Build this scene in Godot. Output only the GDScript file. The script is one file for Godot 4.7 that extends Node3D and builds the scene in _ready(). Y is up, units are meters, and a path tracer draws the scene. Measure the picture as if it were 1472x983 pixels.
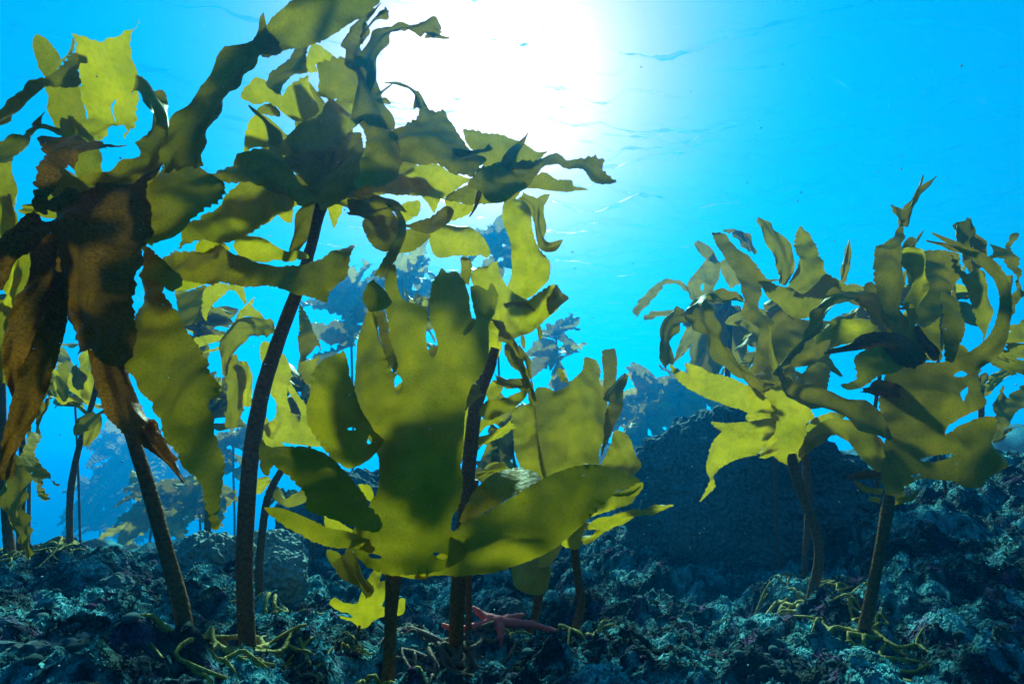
extends Node3D
# A kelp bed on a shallow rocky reef, seen from the sea floor against the sun. Metres, y up.

const SURFACE_HEIGHT := 4.6
var sun_from := Vector3(-0.037, 0.616, -0.787).normalized()   # towards the sun
var mats := {}
var plain_noise := FastNoiseLite.new()
var holder: Node3D
var rng := RandomNumberGenerator.new()
var bed := PackedFloat32Array()
var bed_at := PackedVector3Array()
var n_big := FastNoiseLite.new()
var n_lump := FastNoiseLite.new()
var n_mid := FastNoiseLite.new()
var n_fine := FastNoiseLite.new()
var n_patch := FastNoiseLite.new()
const X0 := -5.0
const Z0 := -8.0
const CELL := 0.1
const NX := 101
const NZ := 101


func _ready() -> void:
	set_camera_and_light()
	make_noises()
	make_materials()
	make_seabed()
	make_water_surface()
	make_rocks()
	make_plants()
	make_far_plants()
	make_starfish()
	make_small_life()


func set_camera_and_light() -> void:
	var camera := Camera3D.new()
	camera.name = "camera"
	camera.position = Vector3(0, 0.5, 0)
	camera.rotation_degrees = Vector3(12, 0, 0)
	camera.fov = 65.0
	camera.near = 0.05
	camera.far = 400.0
	add_child(camera)
	var e := Environment.new()
	e.background_mode = Environment.BG_SKY
	e.sky = Sky.new()
	var m := PanoramaSkyMaterial.new()
	m.panorama = ImageTexture.create_from_image(water_light())
	e.sky.sky_material = m
	e.tonemap_mode = Environment.TONE_MAPPER_LINEAR
	e.tonemap_exposure = 3.0
	e.sdfgi_enabled = true
	e.ssao_enabled = true
	e.ssil_enabled = true
	e.volumetric_fog_enabled = true
	e.volumetric_fog_density = 0.025
	e.volumetric_fog_albedo = Color(0.0, 0.33, 0.95).linear_to_srgb()
	e.volumetric_fog_anisotropy = 0.55
	var w := WorldEnvironment.new()
	w.name = "surroundings"
	w.environment = e
	add_child(w)
	var sun := DirectionalLight3D.new()
	sun.name = "sun"
	sun.look_at_from_position(sun_from * 10.0, Vector3.ZERO, Vector3.UP)
	sun.light_color = Color(0.72, 1.0, 0.90)
	sun.light_energy = 1.6
	sun.light_angular_distance = 7.0   # spread by the waves
	sun.shadow_enabled = true
	add_child(sun)


func water_light() -> Image:
	# daylight that has come down through the water: blue all round, paler towards the sun
	var wide := 512
	var im := Image.create(wide, wide / 2, false, Image.FORMAT_RGBF)
	for j in wide / 2:
		var up := PI * (j + 0.5) / (wide / 2.0)
		for i in wide:
			var round_ := TAU * (i + 0.5) / wide
			var d := Vector3(sin(round_) * sin(up), cos(up), -cos(round_) * sin(up))
			var a := rad_to_deg(acos(clampf(d.dot(sun_from), -1.0, 1.0)))
			var h := smoothstep(-0.05, 0.65, d.y)
			var c := Vector3(0.0, 0.17, 0.235).lerp(Vector3(0.0, 0.105, 0.25), h)
			c *= lerpf(1.0, 0.36, smoothstep(36.0, 120.0, a)) * lerpf(0.3, 1.0, smoothstep(-0.25, 0.0, d.y))   # darker away from the sun and downwards
			c += Vector3(0.0, 0.07, 0.03) * exp(-pow(a / 34.0, 2.0))
			c += Vector3(0.31, 0.06, 0.05) * exp(-pow(a / 17.0, 3.0))
			c += Vector3(0.85, 0.75, 0.7) * exp(-pow(a / 8.5, 2.0))
			im.set_pixel(i, j, Color(c.x, c.y, c.z))
	return im


# ---------------------------------------------------------------- helpers

func put(mesh: Mesh, called: String, material: Material, parent: Node3D) -> MeshInstance3D:
	var o := MeshInstance3D.new()
	o.name = called
	o.mesh = mesh
	o.material_override = material
	parent.add_child(o, true)
	return o


func thing(called: String, label: String, category: String, where: Vector3, group := "") -> Node3D:
	var o := Node3D.new()
	o.name = called
	o.position = where
	o.set_meta("label", label)
	o.set_meta("category", category)
	if group:
		o.set_meta("group", group)
	add_child(o)
	return o


func indexed(v: PackedVector3Array, f: PackedInt32Array, c := PackedColorArray()) -> ArrayMesh:
	var n := PackedVector3Array()
	n.resize(v.size())
	for k in range(0, f.size(), 3):
		var i := f[k]
		var j := f[k + 1]
		var l := f[k + 2]
		var q := (v[l] - v[i]).cross(v[j] - v[i])
		n[i] += q
		n[j] += q
		n[l] += q
	for k in n.size():
		n[k] = n[k].normalized() if n[k].length_squared() > 0.0 else Vector3.UP
	var a := []
	a.resize(Mesh.ARRAY_MAX)
	a[Mesh.ARRAY_VERTEX] = v
	a[Mesh.ARRAY_NORMAL] = n
	a[Mesh.ARRAY_INDEX] = f
	if c.size():
		a[Mesh.ARRAY_COLOR] = c
	var m := ArrayMesh.new()
	m.add_surface_from_arrays(Mesh.PRIMITIVE_TRIANGLES, a)
	return m


func spline(p: PackedVector3Array, t: float) -> Vector3:
	var n := p.size() - 1
	var k := clampi(int(t * n), 0, n - 1)
	var u := t * n - k
	var a := p[k] * 2.0 - p[k + 1] if k == 0 else p[k - 1]
	var d := p[k + 1] * 2.0 - p[k] if k + 2 > n else p[k + 2]
	return p[k].cubic_interpolate(p[k + 1], a, d, u)


func tube(p: PackedVector3Array, radii: PackedFloat32Array, around: int, steps: int, rough := 0.06, seed_ := 0) -> ArrayMesh:
	var r := PackedVector3Array()
	for x in radii:
		r.append(Vector3(x, 0, 0))
	var v := PackedVector3Array()
	var f := PackedInt32Array()
	var side := Vector3.RIGHT
	for i in steps + 1:
		var t := float(i) / steps
		var c := spline(p, t)
		var along := (spline(p, minf(t + 0.01, 1.0)) - spline(p, maxf(t - 0.01, 0.0))).normalized()
		side = (side - along * side.dot(along)).normalized()
		var other := along.cross(side)
		var w := spline(r, t).x
		for k in around:
			var a := TAU * k / around
			var q := side * cos(a) + other * sin(a)
			v.append(c + q * w * (1.0 + rough * plain_noise.get_noise_3d(c.x * 90.0 + q.x * 9.0 + seed_, c.y * 90.0 + q.y * 9.0, c.z * 90.0 + q.z * 9.0)))
	for i in steps:
		for k in around:
			var a := i * around + k
			var b := i * around + (k + 1) % around
			f.append_array([a, b, a + around, b, b + around, a + around])
	v.append(p[0])
	v.append(p[p.size() - 1])
	for k in around:
		f.append_array([v.size() - 2, (k + 1) % around, k, v.size() - 1, steps * around + k, steps * around + (k + 1) % around])
	return indexed(v, f)


func noise(kind: int, frequency: float, octaves: int, seed_: int) -> FastNoiseLite:
	var n := FastNoiseLite.new()
	n.noise_type = kind
	n.frequency = frequency
	n.seed = seed_
	n.fractal_type = FastNoiseLite.FRACTAL_FBM if octaves > 1 else FastNoiseLite.FRACTAL_NONE
	n.fractal_octaves = octaves
	return n


func make_noises() -> void:
	plain_noise = noise(FastNoiseLite.TYPE_SIMPLEX_SMOOTH, 1.0, 1, 5)
	n_big = noise(FastNoiseLite.TYPE_SIMPLEX_SMOOTH, 2.2, 3, 11)
	n_lump = noise(FastNoiseLite.TYPE_CELLULAR, 8.0, 1, 12)
	n_lump.cellular_return_type = FastNoiseLite.RETURN_DISTANCE
	n_lump.domain_warp_enabled = true
	n_lump.domain_warp_amplitude = 0.06
	n_lump.domain_warp_frequency = 7.0
	n_mid = noise(FastNoiseLite.TYPE_SIMPLEX_SMOOTH, 22.0, 2, 13)
	n_fine = noise(FastNoiseLite.TYPE_CELLULAR, 46.0, 2, 14)
	n_fine.cellular_return_type = FastNoiseLite.RETURN_DISTANCE
	n_patch = noise(FastNoiseLite.TYPE_SIMPLEX_SMOOTH, 4.0, 3, 15)


func mottle(frequency: float, seed_: int, colors: Array, stops: Array, side := 512, octaves := 4) -> NoiseTexture2D:
	var t := NoiseTexture2D.new()
	t.width = side
	t.height = side
	t.seamless = true
	t.noise = noise(FastNoiseLite.TYPE_SIMPLEX_SMOOTH, frequency, octaves, seed_)
	var g := Gradient.new()
	g.offsets = PackedFloat32Array(stops)
	var c := PackedColorArray()
	for x in colors:
		c.append((x as Color).linear_to_srgb())
	g.colors = c
	t.color_ramp = g
	return t


func relief(frequency: float, seed_: int, kind := FastNoiseLite.TYPE_SIMPLEX_SMOOTH, octaves := 4) -> NoiseTexture2D:
	var t := NoiseTexture2D.new()
	t.width = 512
	t.height = 512
	t.seamless = true
	t.noise = noise(kind, frequency, octaves, seed_)
	return t


func leaf(called: String, through: float, colors: Array, stops: Array, seed_: int, frequency := 0.05) -> void:
	var m := StandardMaterial3D.new()
	m.resource_name = called
	m.albedo_texture = mottle(frequency, seed_, colors, stops, 1024, 5)
	m.vertex_color_use_as_albedo = true
	m.uv1_triplanar = true
	m.uv1_scale = Vector3.ONE * 3.3
	m.roughness = 0.5
	m.metallic_specular = 0.15
	m.backlight_enabled = true
	m.backlight = Color(through, through, through).linear_to_srgb()
	m.heightmap_enabled = true
	m.heightmap_texture = leaf_relief
	m.heightmap_scale = 0.22
	m.cull_mode = BaseMaterial3D.CULL_DISABLED
	if called != "young":
		m.detail_enabled = true
		m.detail_blend_mode = BaseMaterial3D.BLEND_MODE_MIX
		m.detail_albedo = flecks
	mats[called] = m

var leaf_relief: NoiseTexture2D
var flecks: NoiseTexture2D   # pale crusts and dark scars on older blades

func make_materials() -> void:
	leaf_relief = relief(0.03, 77)
	flecks = mottle(0.045, 91, [Color(0.05, 0.025, 0.006), Color(0.05, 0.025, 0.006), Color(0.3, 0.28, 0.15), Color(0.5, 0.5, 0.38)], [0.0, 0.07, 0.92, 0.96], 1024, 3)
	var ramp := flecks.color_ramp
	for k in 4:
		var c := ramp.get_color(k)
		c.a = [0.75, 0.0, 0.0, 0.8][k]
		ramp.set_color(k, c)
	# one tissue; light let through follows age and imitates sunlit and shaded blades
	leaf("young", 1.0, [Color(0.38, 0.235, 0.003), Color(0.47, 0.315, 0.004), Color(0.52, 0.36, 0.005)], [0.18, 0.4, 0.85], 1, 0.03)
	leaf("mature_dimmed", 0.54, [Color(0.34, 0.20, 0.003), Color(0.45, 0.295, 0.004), Color(0.51, 0.35, 0.005)], [0.18, 0.4, 0.85], 3)
	leaf("old_shaded", 0.42, [Color(0.28, 0.15, 0.003), Color(0.40, 0.24, 0.004), Color(0.47, 0.30, 0.005)], [0.18, 0.4, 0.85], 4)
	leaf("brown", 0.42, [Color(0.14, 0.040, 0.003), Color(0.30, 0.095, 0.005), Color(0.43, 0.165, 0.010)], [0.2, 0.45, 0.85], 5)
	for row in [["stipe", Color(0.09, 0.042, 0.014), Color(0.21, 0.095, 0.028), 8], ["root", Color(0.16, 0.12, 0.025), Color(0.34, 0.27, 0.06), 9], ["dark_root", Color(0.08, 0.05, 0.03), Color(0.17, 0.10, 0.07), 10]]:
		var s := StandardMaterial3D.new()
		s.resource_name = row[0]
		s.albedo_texture = mottle(0.03, row[3], [row[1], row[2]], [0.25, 0.75])
		s.uv1_triplanar = true
		s.uv1_scale = Vector3.ONE * 6.0
		s.roughness = 0.55
		s.metallic_specular = 0.15
		s.heightmap_enabled = true
		s.heightmap_texture = leaf_relief
		s.heightmap_scale = 0.3
		mats[row[0]] = s
	var rough := relief(0.07, 31, FastNoiseLite.TYPE_CELLULAR, 5)
	for row in [["reef", 2.6, 2.6], ["nodule", 5.0, 0.8]]:
		var g := StandardMaterial3D.new()
		g.resource_name = row[0]
		g.vertex_color_use_as_albedo = true
		g.albedo_texture = mottle(0.06, 41, [Color(0.3, 0.3, 0.32), Color(0.68, 0.68, 0.68), Color(1, 1, 1)], [0.25, 0.5, 0.8], 1024, 5)
		g.uv1_triplanar = true
		g.uv1_scale = Vector3.ONE * float(row[1])
		g.roughness = 0.85
		g.metallic_specular = 0.12
		g.heightmap_enabled = true
		g.heightmap_texture = rough
		g.heightmap_scale = row[2]
		mats[row[0]] = g
	var turf := StandardMaterial3D.new()
	turf.resource_name = "turf"
	turf.vertex_color_use_as_albedo = true
	turf.roughness = 0.8
	turf.metallic_specular = 0.2
	turf.backlight_enabled = true
	turf.backlight = Color(0.3, 0.3, 0.3)
	mats["turf"] = turf
	var snow := StandardMaterial3D.new()
	snow.resource_name = "snow"
	snow.albedo_color = Color(0.75, 0.75, 0.72)
	snow.roughness = 0.9
	mats["snow"] = snow
	var polyps := relief(0.06, 51, FastNoiseLite.TYPE_CELLULAR, 1)
	for row in [["boulder", Color(0.035, 0.055, 0.06), Color(0.11, 0.17, 0.18), 52], ["coral", Color(0.10, 0.16, 0.15), Color(0.22, 0.31, 0.29), 53]]:
		var b := StandardMaterial3D.new()
		b.resource_name = row[0]
		b.albedo_texture = mottle(0.05, row[3], [row[1], row[2]], [0.25, 0.75], 512, 5)
		b.uv1_triplanar = true
		b.uv1_scale = Vector3.ONE * 1.8
		b.roughness = 0.95
		b.metallic_specular = 0.1
		b.heightmap_enabled = true
		b.heightmap_texture = polyps
		b.heightmap_scale = 3.0
		mats[row[0]] = b
	var star := StandardMaterial3D.new()
	star.resource_name = "starfish_skin"
	star.albedo_texture = mottle(0.08, 61, [Color(0.48, 0.03, 0.03), Color(0.70, 0.06, 0.055), Color(0.80, 0.20, 0.16)], [0.2, 0.5, 0.85])
	star.uv1_triplanar = true
	star.uv1_scale = Vector3.ONE * 12.0
	star.roughness = 0.7
	mats["star"] = star
	var w := StandardMaterial3D.new()
	w.resource_name = "water"
	w.transparency = BaseMaterial3D.TRANSPARENCY_ALPHA
	w.albedo_color = Color(0.1, 0.5, 0.6, 0.02)
	w.roughness = 0.03
	w.cull_mode = BaseMaterial3D.CULL_DISABLED
	mats["water"] = w


# ---------------------------------------------------------------- seabed

func shape_at(x: float, z: float) -> float:
	var total := 0.0006
	var sum := -0.9 * total
	for q in bed_at:
		var d2 := (q.x - x) * (q.x - x) + (q.z - z) * (q.z - z) + 0.004
		var w := 1.0 / (d2 * sqrt(d2))
		sum += q.y * w
		total += w
	var r := Vector2(x, z + 2.0).length()
	return sum / total - 0.02 * pow(clampf(r - 21.0, 0.0, 22.0), 2.0)


func smooth_bed(x: float, z: float) -> float:
	var u := (x - X0) / CELL
	var v := (z - Z0) / CELL
	if u < 0.0 or v < 0.0 or u >= NX - 1 or v >= NZ - 1:
		return shape_at(x, z)
	var i := int(u)
	var j := int(v)
	u -= i
	v -= j
	u = u * u * (3.0 - 2.0 * u)
	v = v * v * (3.0 - 2.0 * v)
	var k := j * NX + i
	return lerpf(lerpf(bed[k], bed[k + 1], u), lerpf(bed[k + NX], bed[k + NX + 1], u), v)


func bed_height(x: float, z: float) -> float:
	var lump := n_lump.get_noise_2d(x, z) + 0.45
	return smooth_bed(x, z) + 0.08 * n_big.get_noise_2d(x, z) - 0.07 * lump + 0.018 * n_mid.get_noise_2d(x, z) - 0.016 * n_fine.get_noise_2d(x, z) - 0.012


func axis(lo: float, hi: float, step: float, ends: Vector2, grow: float) -> PackedFloat32Array:
	var mid := PackedFloat32Array()
	var x := lo
	while x < hi:
		mid.append(x)
		x += step
	var before := PackedFloat32Array()
	var s := step
	x = lo
	while x > ends.x:
		s *= grow
		x -= s
		before.append(x)
	before.reverse()
	s = step
	x = mid[mid.size() - 1]
	while x < ends.y:
		s *= grow
		x += s
		mid.append(x)
	before.append_array(mid)
	return before


func reef_color(x: float, y: float, z: float) -> Color:
	var a := n_patch.get_noise_2d(x + 7.0, z) * 0.5 + 0.5
	var b := n_patch.get_noise_2d(x * 2.7, z * 2.7 + 30.0)
	var c := n_mid.get_noise_2d(x * 1.6 + 3.0, z * 1.6)
	var col := Vector3(0.014, 0.034, 0.045).lerp(Vector3(0.12, 0.47, 0.52), smoothstep(0.38, 0.78, a + 0.4 * c))  # teal puts cyan light and red lost in water into the reef colour
	col = col.lerp(Vector3(0.16, 0.045, 0.17), smoothstep(0.34, 0.5, b + 0.2 * c) * 0.5)
	col = col.lerp(Vector3(0.035, 0.055, 0.03), smoothstep(0.2, 0.45, -b + 0.2 * c) * 0.6)
	return Color(col.x, col.y, col.z)


func make_seabed() -> void:
	for q in BED:
		bed_at.append(Vector3(q[0], q[1], q[2]))
	bed.resize(NX * NZ)
	for j in NZ:
		for i in NX:
			bed[j * NX + i] = shape_at(X0 + i * CELL, Z0 + j * CELL)
	var xs := axis(-2.4, 2.4, 0.0095, Vector2(-60, 60), 1.07)
	var zs := axis(-3.4, -0.55, 0.0095, Vector2(-60, 30), 1.055)
	var v := PackedVector3Array()
	var c := PackedColorArray()
	for z in zs:
		for x in xs:
			var y := bed_height(x, z)
			var dx := 0.012 * n_mid.get_noise_2d(x + 50.0, z) + 0.02 * n_big.get_noise_2d(x * 3.0 + 9.0, z * 3.0)
			var dz := 0.012 * n_mid.get_noise_2d(x, z + 70.0) + 0.02 * n_big.get_noise_2d(x * 3.0, z * 3.0 + 17.0)
			v.append(Vector3(x + dx, y, z + dz))
			c.append(reef_color(x, y, z))
	var f := PackedInt32Array()
	var n := xs.size()
	for j in zs.size() - 1:
		for i in n - 1:
			var k := j * n + i
			f.append_array([k, k + n, k + 1, k + 1, k + n, k + n + 1])
	for k in range(0, f.size(), 3):
		var t := f[k + 1]
		f[k + 1] = f[k + 2]
		f[k + 2] = t
	var o := put(indexed(v, f, c), "seabed", mats["reef"], self)
	o.set_meta("kind", "structure")
	o.set_meta("label", "dark knobbly reef floor crusted with purple growth and tinted teal to stand for cyan water light")


func make_water_surface() -> void:
	var n := 420
	var v := PackedVector3Array()
	var f := PackedInt32Array()
	var swell := noise(FastNoiseLite.TYPE_SIMPLEX_SMOOTH, 0.5, 5, 21)
	var ripple := noise(FastNoiseLite.TYPE_SIMPLEX_SMOOTH, 1.6, 4, 23)
	for j in n + 1:
		for i in n + 1:
			var x := (float(i) / n - 0.5)
			var z := (float(j) / n - 0.5)
			x = x * 10.0 + x * absf(x) * 90.0
			z = z * 10.0 + z * absf(z) * 90.0 - 6.0
			var calm := 1.0 / (1.0 + (x * x + z * z) / 90.0)
			v.append(Vector3(x, SURFACE_HEIGHT + calm * (0.42 * swell.get_noise_2d(x, z * 1.5) + 0.15 * ripple.get_noise_2d(x * 0.6, z * 1.6)), z))
	for j in n:
		for i in n:
			var k := j * (n + 1) + i
			f.append_array([k, k + n + 1, k + 1, k + 1, k + n + 1, k + n + 2])
	var o := put(indexed(v, f), "water_surface", mats["water"], self)
	o.set_meta("kind", "structure")


func lump(called: String, label: String, category: String, centre: Vector3, size: Vector3, material: String, bump: float, frequency: float, seed_: int, cells := 64, power := 2.0, group := "") -> void:
	var v := PackedVector3Array()
	var f := PackedInt32Array()
	var s := noise(FastNoiseLite.TYPE_SIMPLEX_SMOOTH, frequency, 4, seed_)
	var g := noise(FastNoiseLite.TYPE_CELLULAR, frequency * 5.0, 1, seed_ + 1)
	g.cellular_return_type = FastNoiseLite.RETURN_DISTANCE
	for j in cells + 1:
		var up := PI * j / cells
		for i in cells * 2:
			var a := TAU * i / (cells * 2.0)
			var d := Vector3(cos(a) * sin(up), cos(up), sin(a) * sin(up))
			var k := pow(pow(absf(d.x), power) + pow(absf(d.y), power) + pow(absf(d.z), power), -1.0 / power)
			var p := d * k * size
			var r := 1.0 + bump * s.get_noise_3d(p.x, p.y, p.z) - bump * 0.35 * g.get_noise_3d(p.x, p.y, p.z) + bump * 0.25 * s.get_noise_3d(p.x * 6.0, p.y * 6.0, p.z * 6.0)
			v.append(p * r)
	for j in cells:
		for i in cells * 2:
			var a := j * cells * 2 + i
			var b := j * cells * 2 + (i + 1) % (cells * 2)
			f.append_array([a, b, a + cells * 2, b, b + cells * 2, a + cells * 2])
	var o := put(indexed(v, f), called, mats[material], self)
	o.position = centre
	o.set_meta("label", label)
	o.set_meta("category", category)
	if group:
		o.set_meta("group", group)


func make_rocks() -> void:
	lump("boulder", "big dark boulder with bumpy crust behind the yellow arching kelp", "boulder", Vector3(1.108, 0.216, -2.616), Vector3(0.535, 0.463, 0.356), "boulder", 0.3, 2.6, 301, 120, 2.1, "")
	lump("boulder_001", "dark reef block behind the central frond, pale lit upper edge", "boulder", Vector3(-0.728, 0.024, -2.759), Vector3(0.354, 0.337, 0.270), "boulder", 0.35, 3.0, 303, 72, 2.8, "")
	lump("boulder_002", "low dark rock right of the block behind the central stipe", "boulder", Vector3(-0.135, -0.031, -3.078), Vector3(0.413, 0.233, 0.301), "boulder", 0.4, 3.0, 309, 64, 2.4, "")
	lump("coral_mound", "rounded pale teal coral mound beyond the left stipes", "coral", Vector3(-1.045, 0.095, -1.977), Vector3(0.144, 0.134, 0.108), "coral", 0.3, 7, 311, 72, 2.2, "pale coral mounds")
	lump("coral_mound_001", "small tower shaped pale coral mound right of the tall dark stipe", "coral", Vector3(-0.733, 0.087, -1.846), Vector3(0.069, 0.107, 0.056), "coral", 0.3, 9, 313, 64, 2.4, "pale coral mounds")
	lump("coral_mound_002", "wide flat pale coral mound behind the tower shaped one", "coral", Vector3(-0.955, 0.075, -2.237), Vector3(0.158, 0.125, 0.109), "coral", 0.3, 7, 315, 64, 2.4, "pale coral mounds")
	lump("rock", "small dark round stone behind the pink starfish", "rock", Vector3(-0.020, -0.016, -1.899), Vector3(0.061, 0.054, 0.050), "boulder", 0.3, 9, 317, 40, 2.2, "")
	lump("rock_001", "knobbly dark stone left of the sunlit ridge top", "rock", Vector3(-1.110, 0.130, -1.612), Vector3(0.043, 0.039, 0.039), "boulder", 0.5, 9, 319, 40, 2.2, "")
	lump("rock_002", "rough encrusted lump at the bottom left corner", "rock", Vector3(-0.701, 0.166, -0.889), Vector3(0.078, 0.064, 0.062), "boulder", 0.5, 7, 321, 64, 2.2, "")


# ---------------------------------------------------------------- kelp

func plant(called: String, label: String, category: String, group: String, where: Array, roots: int, reach: float, root_material: String, seed_: int) -> void:
	holder = thing(called, label, category, Vector3(where[0], where[1], where[2]), group)
	if roots > 0:
		holdfast(roots, reach, "dark_root" if root_material == "dark" else root_material, seed_)


func holdfast(roots: int, reach: float, material: String, seed_: int) -> void:
	rng.seed = seed_
	var base := holder.position
	var knot := tube(PackedVector3Array([Vector3(0, -0.03, 0), Vector3(0, 0.0, 0), Vector3(0, 0.02, 0)]), PackedFloat32Array([reach * 0.2, reach * 0.18, reach * 0.12]), 12, 6, 0.5, seed_)
	var h := put(knot, "holdfast", mats[material], holder)
	for k in roots:
		var a := TAU * (k + rng.randf_range(-0.3, 0.3)) / roots
		var long := reach * rng.randf_range(0.7, 1.5)
		var p := PackedVector3Array()
		var r := PackedFloat32Array()
		for i in 6:
			var t := i / 5.0
			var b := a + 1.1 * plain_noise.get_noise_2d(seed_ + k * 3.7, t * 1.6)
			var q := Vector3(cos(b), 0, sin(b)) * long * t
			var y := bed_height(base.x + q.x, base.z + q.z) - base.y
			q.y = lerpf(0.012, y + 0.003, smoothstep(0.0, 0.55, t)) + 0.014 * sin(PI * t) * rng.randf()
			p.append(q)
			r.append(lerpf(reach * 0.064, reach * 0.022, t))
		var o := put(tube(p, r, 8, 14, 0.35, k), "root", mats[material], h)
		for fork in 2:
			if rng.randf() < 0.9:
				var from := spline(p, 0.45 + 0.25 * fork)
				var b2 := a + (0.8 if fork == 0 else -0.7) * rng.randf_range(0.7, 1.2)
				var l2 := long * rng.randf_range(0.3, 0.5)
				var p2 := PackedVector3Array([from])
				for i in [0.33, 0.66, 1.0]:
					var q: Vector3 = from + Vector3(cos(b2), 0, sin(b2)) * l2 * float(i)
					q.y = bed_height(base.x + q.x, base.z + q.z) - base.y + 0.003
					p2.append(q)
				var twig := tube(p2, PackedFloat32Array([reach * 0.040, reach * 0.032, reach * 0.025, reach * 0.014]), 7, 9, 0.35, k + 9)
				join(o, twig)


func join(o: MeshInstance3D, more: Mesh) -> void:
	var st := SurfaceTool.new()
	st.begin(Mesh.PRIMITIVE_TRIANGLES)
	st.append_from(o.mesh, 0, Transform3D())
	st.append_from(more, 0, Transform3D())
	o.mesh = st.commit()


func stipe(material: String, q: Array) -> void:
	var p := PackedVector3Array()
	var r := PackedFloat32Array()
	for k in range(0, q.size(), 4):
		p.append(Vector3(q[k], q[k + 1], q[k + 2]))
		r.append(q[k + 3] * 0.75)
	put(tube(p, r, 16, 60, 0.07, int(p[0].x * 100)), "stipe", mats[material], holder)


func tooth(x: float, seed_: float) -> float:
	# small irregular teeth along a blade's margin, 0 to 1
	var s := plain_noise.get_noise_2d(x * 150.0, seed_)
	var b := plain_noise.get_noise_2d(x * 24.0, seed_ + 40.0)
	return pow(maxf(0.0, s), 1.3) * 0.75 + 0.2 * b


func pigment(p: Vector3, seed_: int) -> Color:
	# patchy leaf colour: browner and paler blotches
	var a := plain_noise.get_noise_3d(p.x * 13.0 + seed_, p.y * 13.0, p.z * 13.0)
	var b := plain_noise.get_noise_3d(p.x * 48.0, p.y * 48.0 + seed_, p.z * 48.0)
	var s := clampf(0.80 + 0.22 * a + 0.13 * b, 0.3, 1.0)
	return Color(s, s * (0.97 - 0.10 * maxf(b, 0.0) - 0.06 * a), s)


func ribbon(called: String, material: String, seed_: int, ruffle: float, q: Array) -> void:
	put(ribbon_mesh(q, seed_, ruffle), called, mats[material], holder)


func ribbon_mesh(q: Array, seed_: int, ruffle: float, fine := 0.004, across := 8) -> ArrayMesh:
	var p := PackedVector3Array()
	var w := PackedVector3Array()
	var long := 0.0
	for k in range(0, q.size(), 6):
		p.append(Vector3(q[k], q[k + 1], q[k + 2]))
		w.append(Vector3(q[k + 3], q[k + 4], q[k + 5]))
		if p.size() > 1:
			long += p[p.size() - 1].distance_to(p[p.size() - 2])
	var steps := clampi(int(long / fine), 10, 130)
	var v := PackedVector3Array()
	var f := PackedInt32Array()
	var tint := PackedColorArray()
	for i in steps + 1:
		var t := float(i) / steps
		var c := spline(p, t)
		var side := spline(w, t)
		var half := side.length()
		var along := (spline(p, minf(t + 0.02, 1.0)) - spline(p, maxf(t - 0.02, 0.0))).normalized()
		var out := along.cross(side).normalized()
		var s := t * long
		for j in across + 1:
			var u := 2.0 * j / across - 1.0
			var edge := 1.0
			if j == 0 or j == across:
				edge = 1.0 + minf(0.3, 0.0042 / maxf(half, 0.002)) * tooth(s, seed_ * 0.37 + u * 9.0)
			var lift := ruffle * u * absf(u) * plain_noise.get_noise_2d(s * 16.0 + u, seed_ * 1.3) * 1.6 + ruffle * plain_noise.get_noise_2d(s * 9.0, seed_ * 2.1 + u * 0.7)
			lift *= minf(1.0, half / 0.012)
			var bow := 0.22 * half * (u * u - 0.4) * (1.0 if seed_ % 2 == 0 else -1.0)
			var end := Vector3.ZERO
			if i == steps or i == 0:
				end = along * half * 0.35 * plain_noise.get_noise_2d(u * 2.6 + seed_, 3.0 * i)
			v.append(c + side * (u * edge) + out * (lift + bow) + end)
			tint.append(pigment(v[v.size() - 1], seed_))
	for i in steps:
		for j in across:
			var k := i * (across + 1) + j
			f.append_array([k, k + across + 1, k + 1, k + 1, k + across + 1, k + across + 2])
	return indexed(v, f, tint)


func closed_curve(flat: Array, step: float, seed_: int, teeth: float) -> PackedVector2Array:
	var p := PackedVector2Array()
	for k in range(0, flat.size(), 2):
		p.append(Vector2(flat[k], flat[k + 1]))
	var n := p.size()
	var out := PackedVector2Array()
	var s := 0.0
	for k in n:
		var a := p[(k + n - 1) % n]
		var b := p[k]
		var c := p[(k + 1) % n]
		var d := p[(k + 2) % n]
		var l := b.distance_to(c)
		var m := maxi(1, int(l / step))
		for i in m:
			var t := float(i) / m
			var straight := b.lerp(c, t)
			var q := straight.lerp(b.cubic_interpolate(c, a, d, t), 0.8)
			var normal := (c - b).orthogonal().normalized()
			out.append(q + normal * (0.0042 * teeth * tooth(s + l * t, seed_ * 0.71)))
		s += l
	if not Geometry2D.is_polygon_clockwise(out):
		pass
	return out


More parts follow.
